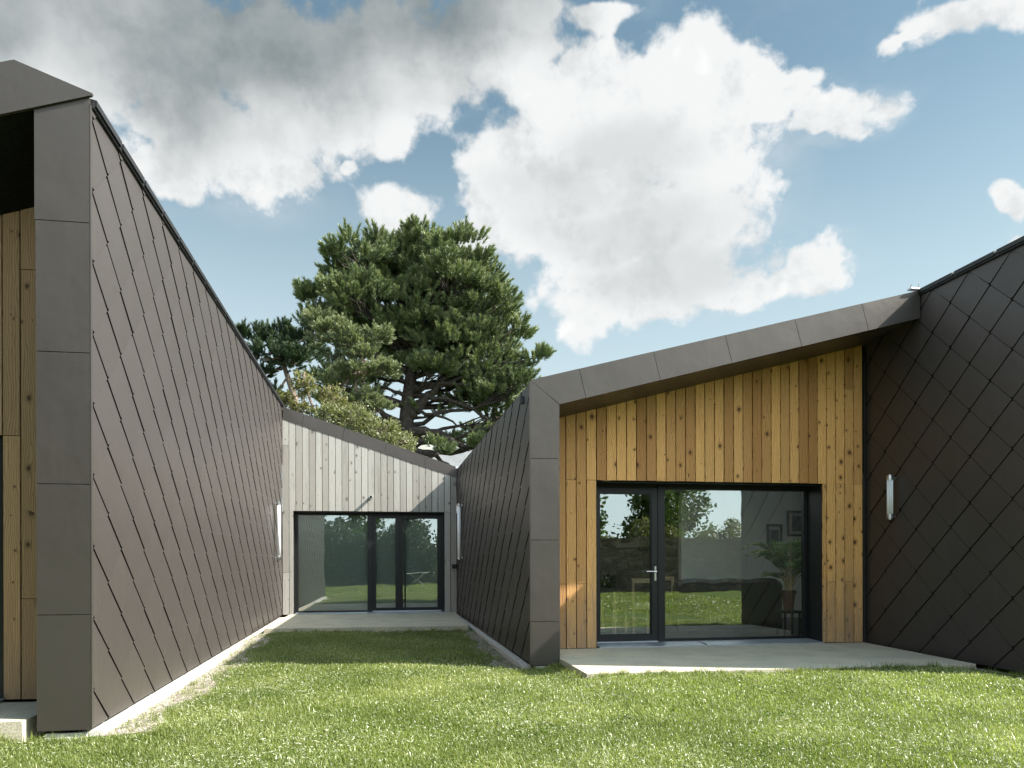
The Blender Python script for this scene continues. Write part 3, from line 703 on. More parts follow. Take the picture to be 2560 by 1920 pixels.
# right: door leaf + fixed light, set 0.41 m back
YF = YR+.415
mb = MB()
mb.box((wx0, YF, -.02), (3.02, YF+.08, 2.40)); mb.box((3.975, YF-.025, -.02), (4.08, YF+.08, 2.335)); mb.box((6.335, YF, -.0), (6.386, YF+.08, 2.40))
mb.box((3.02, YF+.003, 2.285), (3.975, YF+.08, 2.40)); mb.box((4.08, YF+.003, 2.263), (6.335, YF+.08, 2.40))
mb.box((4.08, YF+.003, -.02), (6.335, YF+.08, .028)); mb.box((4.08, YF-.006, .028), (6.335, YF+.003, .040))
mb.box((wx0, YR+.03, wz+.002), (wx1, YF+.09, wz+.06))                      # head reveal
mb.box((wx0+.05, YR+.10, 2.318), (wx1, YR+.125, wz+.002))                  # blind box edge
mb.box((wx1-.001, YR+.03, -.02), (wx1+.05, YF+.09, wz+.002)); mb.box((wx0-.05, YR+.03, -.02), (wx0+.001, YF+.09, wz+.002))
win_r = mb.build('window', M['frame'], house, label='wide glazed door and fixed light in the honey timber wall'); bevel(win_r, .004, 1)
mb = MB(); frame_rect(mb, 3.025, 3.968, .022, 2.278, YF-.018, .07, .06, .092, .088, .082); frame_rect(mb, 3.085, 3.876, .11, 2.196, YF-.002, .04, .008, .012, .012, .012)
dl = mb.build('door_leaf', M['frame'], win_r); bevel(dl, .004, 1)
pane(3.09, 3.87, .115, 2.19, YF+.02, win_r); pane(4.08, 6.335, .03, 2.263, YF+.035, win_r)
mb = MB(); mb.box((3.915, YF-.030, .905), (3.943, YF-.018, 1.12)); mb.tube([(3.929, YF-.03, 1.043), (3.929, YF-.075, 1.043)], .011, 10)
mb.tube([(3.935, YF-.072, 1.043), (3.87, YF-.072, 1.044)], [.014, .011], 10); mb.tube([(3.872, YF-.072, 1.044), (3.775, YF-.072, 1.044)], [.011, .008], 10)
mb.build('handle', M['steel'], win_r, smooth=False)
mb = MB(); mb.prism([(wx0+.02, YR-.03, -.012), (wx1-.0, YR-.03, -.012), (wx1, YF-.026, .006), (wx0+.02, YF-.026, .006)], (0, 0, -.02))
for xx in (4.55,): mb.box((xx, YR-.028, -.0115), (xx+.003, YF-.03, .004), 1)
mb.box((3.03, YF-.03, .004), (3.965, YF-.02, .016))
mb.build('sill', [M['sill'], M['black']], win_r)
mb = MB(); mb.box((3.02, YR+.02, 2.335), (3.14, YR+.06, 2.3395)); mb.build('trim_clip', M['pale wood'], win_r)
# centre: fixed light, door leaf, side light
YW = YC+.25
mb = MB()
mb.box((-2.10, YW, .02), (-2.003, YW+.08, 2.42)); mb.box((-.436, YW-.02, .03), (-.318, YW+.08, 2.28)); mb.box((1.29, YW, .02), (1.37, YW+.08, 2.42))
mb.box((-2.003, YW+.002, 2.268), (1.29, YW+.08, 2.42)); mb.box((-2.003, YW+.002, .02), (-.436, YW+.08, .057)); mb.box((-.318, YW+.012, .03), (1.29, YW+.08, .06))
mb.box((.30, YW-.01, .05), (.335, YW+.07, 2.27))
mb.box((kx0, YC+.03, kz-.02), (1.36, YW+.09, kz+.05)); mb.box((1.335, YC+.03, .02), (1.37, YW+.09, kz-.02))
mb.box((kx0-.02, YC+.1, .02), (kx0+.004, YW+.09, kz-.02))
win_c = mb.build('window', M['frame'], house, label='wide dark framed glazing at the end of the courtyard'); bevel(win_c, .004, 1)
mb = MB(); frame_rect(mb, -.312, .296, .062, 2.262, YW-.012, .06, .077, .089, .054, .061); d1 = mb.build('door_leaf', M['frame'], win_c); bevel(d1, .004, 1)
mb = MB(); frame_rect(mb, .34, 1.286, .062, 2.262, YW-.012, .06, .04, .097, .054, .061); mb.box((.415, YW-.03, .03), (.451, YW+.04, 2.262)); d2 = mb.build('door_leaf', M['frame'], win_c); bevel(d2, .004, 1)
pane(-2.003, -.436, .057, 2.268, YW+.03, win_c); pane(-.235, .207, .116, 2.201, YW+.02, win_c); pane(.38, .415, .116, 2.201, YW+.02, win_c); pane(.451, 1.189, .116, 2.201, YW+.02, win_c)
mb = MB(); mb.prism([(-2.06, YC-.06, .012), (1.36, YC-.06, .012), (1.34, YW-.013, .028), (-2.04, YW-.013, .028)], (0, 0, -.03)); mb.box((-.32, YW-.05, .022), (1.28, YW-.022, .048)); mb.build('sill', M['sill'], win_c)
mb = MB(); mb.box((-2.0, YW+.16, .06), (1.28, YW+.165, 2.3)); mb.build('roller_blind', M['blind'], win_c)
# left window (mostly outside the picture)
mb = MB(); frame_rect(mb, -5.8, -3.335, .0, 2.32, 7.33, .08, .06, .06, .06, .06); win_l = mb.build('window', M['frame'], house)
pane(-5.74, -3.395, .06, 2.26, 7.36, win_l); 
mb = MB(); mb.box((-5.8, 7.2, -.015), (-3.335, 7.33, .0)); mb.build('sill', M['sill'], win_l)
# pipe and socket on the grey boards
mb = MB()
px_, pz_ = -.344, 2.673; PR = [(.036, 0), (.036, .17)]
mb.tube([(px_, YC+.01, pz_), (px_, YC-.17, pz_-.01)], .036, 14, cap=False); mb.tube([(px_, YC-.172, pz_-.01), (px_, YC+.01, pz_)], .030, 14, 1, cap=False)
n = 14
for k in range(n):
    a, b = 2*PI*k/n, 2*PI*(k+1)/n
    mb.face([(px_+.036*math.cos(a), YC-.17, pz_-.01+.036*math.sin(a)), (px_+.03*math.cos(a), YC-.17, pz_-.01+.03*math.sin(a)), (px_+.03*math.cos(b), YC-.17, pz_-.01+.03*math.sin(b)), (px_+.036*math.cos(b), YC-.17, pz_-.01+.036*math.sin(b))])
mb.build('spout_pipe', [M['steel'], M['black']], house)
mb = MB(); mb.box((1.515, YC-.05, 1.03), (1.61, YC-.002, 1.125)); mb.tube([(1.562, YC-.05, 1.078), (1.562, YC-.056, 1.078)], .022, 12); so = mb.build('socket', M['frame'], house); bevel(so, .008, 2)

# ---- interior shells (closed rooms behind the glass)
mb = MB()
mb.box((1.95, YF+.09, -.03), (9.9, 17.4, -.005), 1)                          # floor
mb.box((5.95, 14.6, 0), (9.9, 14.75, 2.62), 0); mb.box((9.9, YF+.09, 0), (10.0, 14.75, 2.62), 0)
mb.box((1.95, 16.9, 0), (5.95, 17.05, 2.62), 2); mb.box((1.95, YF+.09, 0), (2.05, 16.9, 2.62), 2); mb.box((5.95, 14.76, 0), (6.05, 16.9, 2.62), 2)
RX0, RX1, RY0, RY1 = 4.1, 6.9, 10.95, 13.4  # ceiling opening and shaft of the added roof window
mb.box((1.95, YF+.09, 2.62), (9.9, RY0, 2.7), 0); mb.box((1.95, RY1, 2.62), (9.9, 17.05, 2.7), 0); mb.box((1.95, RY0, 2.62), (RX0, RY1, 2.7), 0); mb.box((RX1, RY0, 2.62), (9.9, RY1, 2.7), 0)
mb.box((RX0-.05, RY0, 2.7), (RX0, RY1, 3.85), 0); mb.box((RX1, RY0, 2.7), (RX1+.05, RY1, 4.42), 0); mb.box((RX0, RY0-.05, 2.7), (RX1, RY0, 3.85), 0); mb.box((RX0, RY1, 2.7), (RX1, RY1+.05, 3.85), 0)
mb.box((2.0, YF+.09, 2.34), (9.9, YF+.14, 2.62), 0); mb.box((2.06, YF+.09, 0), (wx0, YF+.14, 2.34), 0); mb.box((wx1, YF+.09, 0), (9.9, YF+.14, 2.34), 0)
mb.build('interior_room', [M['plaster'], M['floorboards'], M['dim plaster']], house)
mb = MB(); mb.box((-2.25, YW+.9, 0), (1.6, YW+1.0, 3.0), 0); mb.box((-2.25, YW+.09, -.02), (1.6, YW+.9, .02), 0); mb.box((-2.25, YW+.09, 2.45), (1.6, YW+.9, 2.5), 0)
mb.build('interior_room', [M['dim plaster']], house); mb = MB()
mb.box((-5.9, 8.6, 0), (-2.5, 8.7, 3), 0); mb.box((-5.9, 7.45, -.02), (-2.5, 8.6, .0), 0); mb.box((-5.9, 7.45, 2.6), (-2.5, 8.6, 2.65), 0); mb.box((-6.0, 7.3, 0), (-5.9, 8.7, 3.2), 0)
mb.build('interior_room', [M['dim plaster']], house)
# outer walls that close the masses
mb = MB()
mb.box((-9, 6.9, -.1), (-8.9, 27, 2.9)); mb.box((-9, 26.9, -.1), (13.4, 27, 2.9)); mb.box((-9, 7.3, -.1), (-6.0, 7.4, 2.8))
mb.box((13.3, 7.4, -.1), (13.4, 27, 3.0))
mb.build('outer_wall', M['roof'], house)
mb = MB(); mb.box((7.105, YE+.0, -.1), (7.5, YE+.03, 4.8)); mb.prism([(7.105, YE, 4.45), (7.65, YE, 4.62), (13.5, YE, 2.84), (13.5, YE, 3.2), (7.65, YE, 4.98), (7.105, YE, 4.79)], (0, .03, 0)); mb.build('corner_post', M['trim'], house, label=None)

# ------------------------------------------------------------------ patios
def patio(pts, th, label):
    mb = MB(); mb.prism([Vector(p) for p in pts], (0, 0, -th)); o = mb.build('patio', M['concrete'], None, loc=pts[0]); tag(o, kind='structure'); bevel(o, .008, 2); return o
patio([(2.158, 7.96, -.03), (6.885, 7.881, -.03), (7.06, 10.27, -.03), (2.158, 10.27, -.03)], .3, '')
patio([(-2.165, 14.03, 0), (1.504, 13.956, 0), (1.60, 17.7, 0), (-2.165, 17.7, 0)], .3, '')
patio([(-8, 6.40, -.03), (-2.80, 6.40, -.03), (-2.80, 7.30, -.03), (-8, 7.30, -.03)], .4, '')

# ------------------------------------------------------------------ wall lamps
def wall_lamp(P, L, n, ntube, label):
    """P: foot point on the wall, L: tube length, n: wall normal"""
    P = Vector(P); n = Vector(n); s = n.cross(Vector((0, 0, 1)))
    t = thing('wall_lamp', P, label, 'wall lamp', 'white tube lamps on the shingle walls')
    off = .075; c = P+n*off; Z = Vector((0, 0, 1)); R = .043
    mb = MB()
    if ntube > 1:
        for k in range(6):
            a = 2*PI*k/6; mb.tube([c+(n*math.cos(a)+s*math.sin(a))*.030+Z*.05, c+(n*math.cos(a)+s*math.sin(a))*.030+Z*(L-.05)], .014, 8)
    else: mb.tube([c+Z*.05, c+Z*(L-.05)], R*.86, 16)
    mb.build('tube', M['tube'], t, smooth=True)
    for z in (.0, L-.06):
        mb = MB(); mb.tube([c+Z*(z), c+Z*(z+.06)], R, 16); mb.tube([c+Z*(z+.02), c+Z*(z+.034)], R*1.14, 16)
        mb.tube([c+Z*(z-.016 if z == 0 else z+.06), c+Z*(z if z == 0 else z+.076)], R*.55, 12); mb.build('end_cap', M['steel'], t)
        mb = MB(); mb.tube([c+Z*(z+.027), P+n*.0+Z*(z+.027)], .011, 8); mb.tube([P+n*.03+Z*(z+.027), P+Z*(z+.027)], .026, 12); mb.build('bracket', M['steel'], t)
    mb = MB(); mb.tube([c-Z*.02, c-Z*.05+n*-.01, P+n*.03-Z*.045], .006, 6); mb.build('cable', M['black'], t)
    return t
wall_lamp((XD-.02, 9.58, 1.79), .60, (-1, 0, 0), 6, 'short white tube lamp on the dark shingle wall right of the honey timber')
wall_lamp((XL+.02, 16.35, 1.25), 1.2, (1, 0, 0), 1, 'tall white tube lamp on the sunlit shingle wall left of the courtyard')
wall_lamp((1.655-.02, 16.31, 1.24), 1.2, (-1, 0, 0), 1, 'tall white tube lamp on the shaded shingle wall right of the courtyard')

# ------------------------------------------------------------------ things inside the right room
t = thing('sofa', (5.6, 12.0, 0), 'black leather sofa seen from behind through the wide window', 'sofa')
mb = MB()
N = 22; P = []
for i in range(N+1):
    x = 4.68+1.82*i/N; hgt = .88+.03*abs(math.sin(i/N*PI*3))+ (-.05 if i in (0, N) else 0); P.append((x, hgt))
for i in range(N):
    (xa, za), (xb, zb) = P[i], P[i+1]
    prof = lambda x, z: [Vector((x, 11.62, .06)), Vector((x, 11.62, z-.12)), Vector((x, 11.60, z-.06)), Vector((x, 11.66, z)), Vector((x, 11.80, z-.01)), Vector((x, 11.86, z-.08)), Vector((x, 11.9, .4))]
    A, B = prof(xa, za), prof(xb, zb)
    for q in range(6): mb.face([A[q], B[q], B[q+1], A[q+1]])
mb.face([Vector((4.68, 11.62, .06)), Vector((4.68, 11.9, .4)), Vector((4.68, 11.8, .85)), Vector((4.68, 11.62, .8))]); mb.face([Vector((6.5, 11.62, .06)), Vector((6.5, 11.62, .8)), Vector((6.5, 11.8, .85)), Vector((6.5, 11.9, .4))])
mb.build('backrest', M['leather'], t, smooth=True)
mb = MB(); mb.box((4.88, 11.9, .12), (6.3, 12.5, .44)); bevel(mb.build('seat', M['leather'], t), .06, 3)
for xx in (4.68, 6.3):
    mb = MB(); mb.box((xx, 11.9, .06), (xx+.2, 12.55, .62)); bevel(mb.build('armrest', M['leather'], t), .06, 3)
# palm on a low stool
t = thing('stool', (6.35, 11.15, 0), 'dark low stool carrying the potted palm', 'stool')
mb = MB(); mb.box((6.19, 11.0, .36), (6.51, 11.3, .40)); mb.build('seat', M['frame'], t)
for sx in (6.21, 6.46):
    for sy in (11.02, 11.25): mb = MB(); mb.box((sx, sy, 0), (sx+.03, sy+.03, .36)); mb.build('leg', M['frame'], t)
t = thing('potted_palm', (6.35, 11.15, .40), 'bushy potted palm behind the wide window', 'plant')
mb = MB(); mb.lathe((6.35, 11.15, .40), [(.0, 0), (.075, 0), (.105, .27), (.12, .27), (.12, .32), (.10, .32), (.09, .29), (0, .29)], 18); mb.build('pot', M['terracotta'], t)
mb = MB(); rr = random.Random(3); fr = []
for i in range(24):
    a = rr.uniform(0, 2*PI); tl = rr.uniform(.3, .62)*(1.15 if math.cos(a) < 0 else .85); hgt = rr.uniform(.40, 1.15)
    b = Vector((6.35+.03*math.cos(a), 11.15+.03*math.sin(a), .69)); top = b+Vector((math.cos(a)*tl*.35, math.sin(a)*tl*.25, hgt)); end = b+Vector((math.cos(a)*tl*1.15, math.sin(a)*tl*.6, hgt*.72-.05))
    end.y = max(end.y, 10.80)
    pts = [b.lerp(top, s).lerp(top.lerp(end, s), s) for s in [k/9 for k in range(10)]]
    mb.tube(pts, [.009*(1-.7*k/9) for k in range(10)], 5); fr.append(pts)
mb.build('stem', M['pale wood'], t)
C, D, Ls, Ws = [], [], [], []
for pts in fr:
    for k in range(3, 40):
        s = k/39*9; i = min(8, int(s)); p = pts[i].lerp(pts[i+1], s-i); tg = (pts[i+1]-pts[i]).normalized()
        sd_ = tg.cross(Vector((0, 0, 1)));
        if sd_.length < .05: sd_ = Vector((1, 0, 0))
        sd_.normalize()
        if k < 12: continue
        for sgn in (-1, 1):
            C.append(p); D.append((tg*.75+sd_*sgn*.8+Vector((0, 0, -.25))).normalized()); Ls.append(.21*math.sin(PI*min(1, .25+.75*k/39))+.05); Ws.append(.026)
C, D = np.array([tuple(c) for c in C]), np.array([tuple(d) for d in D])
V, Fq = leaf_quads(C, D, np.array(Ls), np.array(Ws), RNG); np_mesh('foliage', V, Fq, RNG.random(len(Fq)), M['palm leaf'], t)
# chairs and table
def chair(x, y, rot, label):
    t = thing('dining_chair', (x, y, 0), label, 'chair', 'pale wooden dining chairs behind the glazed door'); t.rotation_euler = (0, 0, rot)
    def part(name, boxes):
        mb = MB()
        for a, b in boxes: mb.box(a, b)
        o = mb.build(name, M['pale wood'], None); o.parent = t; return bevel(o, .005, 2)
    for sx in (-.20, .165):
        part('leg', [((sx, -.2, 0), (sx+.035, -.165, .92))]); part('leg', [((sx, .17, 0), (sx+.035, .205, .44))])
    part('seat', [((-.21, -.19, .43), (.21, .21, .465))]); part('top_rail', [((-.165, -.2, .85), (.165, -.178, .92))]); part('back_rail', [((-.165, -.2, .47), (.165, -.178, .54))])
    return t
chair(4.03, 11.6, 0, 'pale wooden chair standing just behind the door glass')
chair(5.02, 12.9, -.9, 'second pale wooden chair turned sideways beyond the window post')
t = thing('dining_table', (3.2, 12.1, 0), 'pale wooden table with square legs behind the glazed door', 'table')
mb = MB(); mb.box((2.6, 11.75, .70), (3.78, 12.6, .735)); bevel(mb.build('tabletop', M['floorboards'], t), .006)
for lx in (2.66, 3.64):
    for ly in (11.8, 12.5): mb = MB(); mb.box((lx, ly, 0), (lx+.05, ly+.05, .70)); mb.build('leg', M['pale wood'], t)
def picture(c, w, h, axis, label):
    t = thing('framed_picture', c, label, 'picture', 'dark framed pictures on the interior walls'); x, y, z = c
    def bx(u0, u1, z0, z1, d0, d1):
        mb = MB()
        if axis == 'y': mb.box((x+u0, y-d1, z+z0), (x+u1, y-d0, z+z1))
        else: mb.box((x-d1, y+u0, z+z0), (x-d0, y+u1, z+z1))
        return mb
    mb = MB(); f = .045
    for q in ((-w/2, w/2, h/2-f, h/2), (-w/2, w/2, -h/2, -h/2+f), (-w/2, -w/2+f, -h/2+f, h/2-f), (w/2-f, w/2, -h/2+f, h/2-f)):
        b = bx(*q, 0, .03); base = len(mb.v); mb.v += b.v; mb.f += [tuple(i+base for i in ff) for ff in b.f]; mb.mi += b.mi; mb.r += b.r
    mb.build('frame', M['frame'], t)
    bx(-w/2+f, w/2-f, -h/2+f, h/2-f, .0, .012).build('mount', M['mount'], t)
    bx(-w*.27, w*.27, -h*.3, h*.3, .0125, .0145).build('print', M['print'], t)
picture((7.99, 14.59, 1.67), .34, .56, 'y', 'small dark framed picture just above the palm leaves')
picture((8.52, 14.59, 1.97), .50, .54, 'y', 'larger dark framed picture at the right edge of the wide window')
picture((5.55, 16.89, 1.85), .62, .78, 'y', 'framed picture on the far wall seen through the door glass')

# ------------------------------------------------------------------ trees
def limb(mb, a, b, r0, r1, rr, sag=0.0, n=7, wob=.06):
    a, b = Vector(a), Vector(b); L = (b-a).length; pts = []
    for i in range(n+1):
        s = i/n; p = a.lerp(b, s); p.z += sag*L*math.sin(PI*s)
        if 0 < i < n: p += Vector((rr.uniform(-1, 1), rr.uniform(-1, 1), rr.uniform(-1, 1)))*wob*L*.5
        pts.append(p)
    mb.tube(pts, [r0+(r1-r0)*(i/n)**.8 for i in range(n+1)], 7); return pts
def plumes(P, A, Ls, nn, nl, nw, rng):
    """bottle-brush shoots: base P, axis A, length Ls, nn needles each"""
    k = len(P); t = rng.random((k, nn))**.8; a = A[:, None, :]
    rad = unit(np.cross(a, rng.normal(size=(k, nn, 3)))); ang = rng.uniform(.45, 1.15, (k, nn, 1))*(1-.45*t[..., None])
    D = unit(a*np.cos(ang)+rad*np.sin(ang)); C = P[:, None, :]+a*(t*Ls[:, None])[..., None]
    n = k*nn; L = (nl*rng.uniform(.75, 1.2, n)); Wd = np.full(n, nw)
    V, Fc = leaf_tris(C.reshape(n, 3), D.reshape(n, 3), L, Wd, rng)
    r = np.clip(np.repeat(rng.random(k)*.6, nn)+t.ravel()*.35+rng.normal(0, .07, n), 0, 1)
    return V, Fc, r
def pine(name, base, trunk, lobes, nplume, plen, nneed, nl, nw, mat, bark, r0, label, group, seed, up=.55, extra=[], fill=[]):
    """trunk: world points; lobes: (center, radii, weight) ellipsoids of foliage"""
    rr = random.Random(seed); rng = np.random.default_rng(seed)
    t = thing(name, base, label, 'tree', group)
    mb = MB(); pts = [Vector(p) for p in trunk]; m = len(pts)
    mb.tube(pts, [r0*(1-.8*i/(m-1)) for i in range(m)], 10)
    axis_lo, axis_hi = pts[0].z, pts[-1].z
    wt_ = np.array([l[2] for l in lobes], float); wt_ /= wt_.sum()
    P, A = [], []
    for li, (c, rad, w_) in enumerate(lobes):
        c = np.array(c); rad = np.array(rad); ncl = max(3, int(nplume*wt_[li]/13))
        # nearest trunk point below the lobe
        tz = min(max(c[2]-rad[2]*.9-abs(c[0]-pts[0].x)*.22, axis_lo+.3*(axis_hi-axis_lo)), axis_hi)
        s = (tz-axis_lo)/(axis_hi-axis_lo)*(m-1); i = min(m-2, int(s)); tp = pts[i].lerp(pts[i+1], s-i)
        lp = limb(mb, tp, Vector(c)-Vector((0, 0, rad[2]*.3)), r0*.22, r0*.07, rr, rr.uniform(-.12, .1))
        for k in range(ncl):
            d = unit(rng.normal(size=3)); d[2] = abs(d[2])*.9-.25 if rng.random() < .75 else d[2]
            d = unit(d); q = c+d*rad*(rng.uniform(.55, 1.0)); cr = .45*min(rad)**.5*rng.uniform(.7, 1.2)
            limb(mb, lp[rr.randint(4, 7)], Vector(q)-Vector(d)*.3, r0*.08, .012, rr, rr.uniform(-.1, .1), 5)
            for z in range(13):
                e = unit(rng.normal(size=3)); e[2] = abs(e[2])*.6; P.append(q+e*cr*rng.uniform(.2, 1.0)); A.append(unit(d*.55+e*.7+np.array([0, 0, up])))
    for (a, b, ra, rb, sag) in extra: limb(mb, a, b, ra, rb, rr, sag, 9, .05)
    for (c, rad, nf) in fill:
        for q in range(nf):
            d = unit(rng.normal(size=3)); d[2] = d[2] if d[2] > -.5 else -d[2]; q_ = np.array(c)+d*np.array(rad)*rng.uniform(.55, 1.0)
            for z in range(6):
                e = unit(rng.normal(size=3)); e[2] = abs(e[2])*.6; P.append(q_+e*rng.uniform(.1, .42)); A.append(unit(d*.6+e*.6+np.array([0, 0, up])))
    P = np.array(P); A = np.array(A)
    mb.build('trunk', M[bark], t, smooth=True)
    V, Fc, r = plumes(P, A, plen*rng.uniform(.6, 1.25, len(P)), nneed, nl, nw, rng)
    np_mesh('crown', V, Fc, r, M[mat], t); return t
def T(x, y, z): return (x, y, z)
# the big pine behind the courtyard wing; trunk rises from the ground far behind
Yp = 34
lob = []
rr = random.Random(11)
for (x, z, rx, rz_, w) in [(1.6, 14.8, 1.3, 1.0, 1.2), (.2, 14.4, 1.2, 1.0, 1.1), (3.2, 14.3, 1.3, 1.1, 1.2), (4.2, 13.9, 1.0, .9, .9), (-1.3, 13.7, 1.3, 1.1, 1.2), (-2.7, 12.6, 1.1, 1.1, 1.0), (-2.9, 11.2, 1.0, .9, .8), (-1.2, 12.0, 1.5, 1.0, 1.2),
     (.8, 13.0, 1.6, 1.1, 1.4), (2.6, 13.0, 1.6, 1.1, 1.3), (4.4, 12.3, 1.2, 1.0, 1.0), (5.4, 11.3, 1.0, .9, .8), (2.0, 11.2, 1.5, .9, 1.1), (.4, 11.0, 1.3, .8, .9), (3.8, 10.8, 1.4, .9, 1.1), (5.2, 9.8, 1.1, 1.0, 1.1), (4.3, 9.2, 1.2, .8, .9),
     (5.6, 8.6, .9, .9, .8), (1.9, 9.4, 1.0, .6, .6), (6.45, 10.1, .38, .75, .3), (5.0, 7.9, 1.2, .7, .7), (-2.2, 10.2, 1.0, .6, .5), (.6, 10.0, .9, .5, .5), (3.2, 8.6, .8, .45, .3), (6.2, 7.6, .7, .6, .4)]:
    lob.append(((x, Yp+rr.uniform(-1.8, .8), z), (rx*.98, min(1.6, rx*1.05), rz_*.97), w))
    if rx > 1.15: lob.append(((x+rr.uniform(-.4, .4), Yp+rr.uniform(1.2, 3.0), z-.3), (rx*.92, 1.2, rz_*.85), w*.6))
for (x, z, w) in [(-2.0, 8.7, .35), (-1.4, 7.7, .35), (-.4, 8.9, .3), (2.6, 6.7, .2), (3.6, 6.2, .3), (2.2, 5.9, .25), (4.4, 6.6, .3), (1.9, 7.8, .2)]: lob.append(((x, Yp+rr.uniform(-2, .5), z), (.75, .7, .38), w))
trunk = [(.55, Yp, -.2), (.65, Yp, 3), (.79, Yp, 5.2), (.85, Yp, 6.8), (.97, Yp, 8.4), (1.2, Yp, 10.2), (1.5, Yp, 12.2), (1.6, Yp, 14.5)]
extra = [((.85, Yp-.2, 6.9), (3.3, Yp-1, 6.2), .30, .10, .12), ((.8, Yp-.2, 6.0), (2.9, Yp-1.5, 5.1), .22, .05, .14), ((.82, Yp-.1, 6.4), (4.2, Yp-1, 6.0), .26, .08, .10), ((.95, Yp, 7.6), (2.6, Yp-.6, 9.4), .30, .12, -.02), ((.9, Yp, 7.2), (-1.8, Yp-1, 8.2), .2, .05, .05),
         ((.95, Yp, 8.2), (-1.2, Yp-.8, 8.9), .2, .06, -.06), ((1.0, Yp, 8.6), (4.6, Yp-1, 7.3), .16, .05, .10), ((1.0, Yp, 8.9), (3.6, Yp-1, 8.9), .2, .06, .05), ((1.1, Yp, 9.6), (-1.6, Yp-1, 10.4), .2, .05, .03), ((.95, Yp, 7.9), (3.4, Yp-1.2, 7.0), .12, .03, .06),
         ((.75, Yp, 5.4), (2.0, Yp-1, 4.6), .14, .03, .12), ((.85, Yp, 7.0), (-1.4, Yp-1, 6.4), .14, .03, .1), ((1.2, Yp, 10.3), (3.8, Yp-.5, 11.6), .2, .06, 0), ((1.3, Yp, 10.8), (-1.3, Yp-.5, 12.3), .2, .06, 0)]
pine('pine_tree', (.55, Yp, -.2), trunk, lob, 8600, .44, 75, .18, .032, 'pine', 'bark', .55, 'huge dark green pine with a dense rounded crown behind the courtyard wing', 'trees behind the house', 5, .75, extra, [((1.3, Yp+.3, 12.3), (4.3, 2.6, 3.1), 360), ((3.4, Yp, 10.2), (2.6, 2.0, 1.8), 150), ((4.6, Yp-.3, 8.5), (1.5, 1.4, 1.1), 70), ((-1.6, Yp, 8.6), (1.5, 1.3, 1.3), 60), ((-1.0, Yp+1, 6.6), (1.6, 1.2, .9), 45)])
# umbrella-shaped pine on the left
Y2 = 30
lob = [((-5.2, Y2, 9.55), (.95, .8, .35), 1), ((-4.1, Y2+.3, 9.75), (.9, .8, .45), 1.1), ((-3.2, Y2, 9.4), (.8, .7, .5), 1), ((-2.75, Y2-.4, 9.9), (.35, .4, .5), .5), ((-4.4, Y2-.4, 8.9), (.9, .7, .35), .9), ((-3.5, Y2-.5, 8.75), (.8, .6, .4), 1), ((-5.0, Y2, 8.3), (.7, .6, .35), .6), ((-4.6, Y2, 7.4), (.6, .5, .3), .4)]
pine('pine_tree', (-3.1, Y2, -.2), [(-3.1, Y2, -.2), (-3.2, Y2, 4), (-3.43, Y2, 6.8), (-3.5, Y2, 7.58), (-3.84, Y2, 8.64), (-3.9, Y2, 9.3)], lob, 1200, .34, 75, .13, .026, 'pine blue', 'bark pale', .24, 'flat topped pine with a bare leaning trunk beside the left roof edge', 'trees behind the house', 8, .5,
     [((-3.55, Y2, 7.7), (-4.9, Y2, 7.2), .07, .02, .1), ((-3.5, Y2, 7.4), (-2.6, Y2, 8.0), .05, .015, .1)])
# pale pine in front of the big one
Y3 = 27
lob = [((-1.9, Y3, 9.1), (.75, .6, .36), 1), ((-1.2, Y3-.2, 8.75), (.7, .6, .33), 1), ((-.35, Y3, 9.0), (.5, .5, .3), .6), ((-2.3, Y3, 9.5), (.35, .4, .25), .4), ((-.75, Y3-.2, 8.2), (.5, .5, .25), .5), ((-.9, Y3-.3, 7.75), (.7, .5, .25), .9), ((-.2, Y3-.2, 7.8), (.45, .45, .22), .6), ((-1.5, Y3, 7.4), (.55, .5, .22), .5), ((-.8, Y3, 6.75), (.6, .5, .25), .5), ((-.3, Y3, 6.45), (.5, .45, .22), .4)]
pine('pine_tree', (-1.0, Y3, -.2), [(-1.0, Y3, -.2), (-1.05, Y3, 4), (-1.04, Y3, 6.03), (-1.04, Y3, 7.43), (-.83, Y3, 8.43), (-1.2, Y3, 9.0)], lob, 1300, .28, 80, .11, .024, 'pine pale', 'bark pale', .13, 'slender pale green pine standing in front of the huge dark pine', 'trees behind the house', 9, .4)
def leafy(name, base, stems, lobes, nleaf, ll, lw, mat, bark, label, cat, group, seed, r0=.06, down=0.):
    rr = random.Random(seed); rng = np.random.default_rng(seed); t = thing(name, base, label, cat, group); mb = MB()
    for s_ in stems: mb.tube(s_, [r0*(1-.75*i/(len(s_)-1)) for i in range(len(s_))], 7)
    C, D = [], []; w = np.array([l[2] for l in lobes]); w = w/w.sum()
    for (c, rad, _), ww in zip(lobes, w):
        n = int(nleaf*ww); c = np.array(c); rad = np.array(rad)
        s_ = stems[rr.randrange(len(stems))]; limb(mb, s_[-1] if rr.random() < .5 else s_[len(s_)//2], c, r0*.4, .008, rr, 0, 5)
        nc = max(4, n//26); d = unit(rng.normal(size=(nc, 3))); q = c+d*rad*rng.uniform(.35, 1, (nc, 1))**.6
        for i in range(0, nc, 3): limb(mb, c, q[i], .012, .004, rr, 0, 3)
        k = rng.integers(0, nc, n); off = rng.normal(size=(n, 3))*min(rad)*.16; C.append(q[k]+off); D.append(unit(rng.normal(size=(n, 3))*.8+d[k]*.5+np.array([0, 0, .15-down])))
    C = np.concatenate(C); D = np.concatenate(D); n = len(C)
    mb.build('trunk', M[bark], t, smooth=True)
    V, Fc = leaf_quads(C, D, ll*rng.uniform(.6, 1.3, n), lw*rng.uniform(.7, 1.2, n), rng); np_mesh('crown', V, Fc, rng.random(n), M[mat], t); return t
Y4 = 25
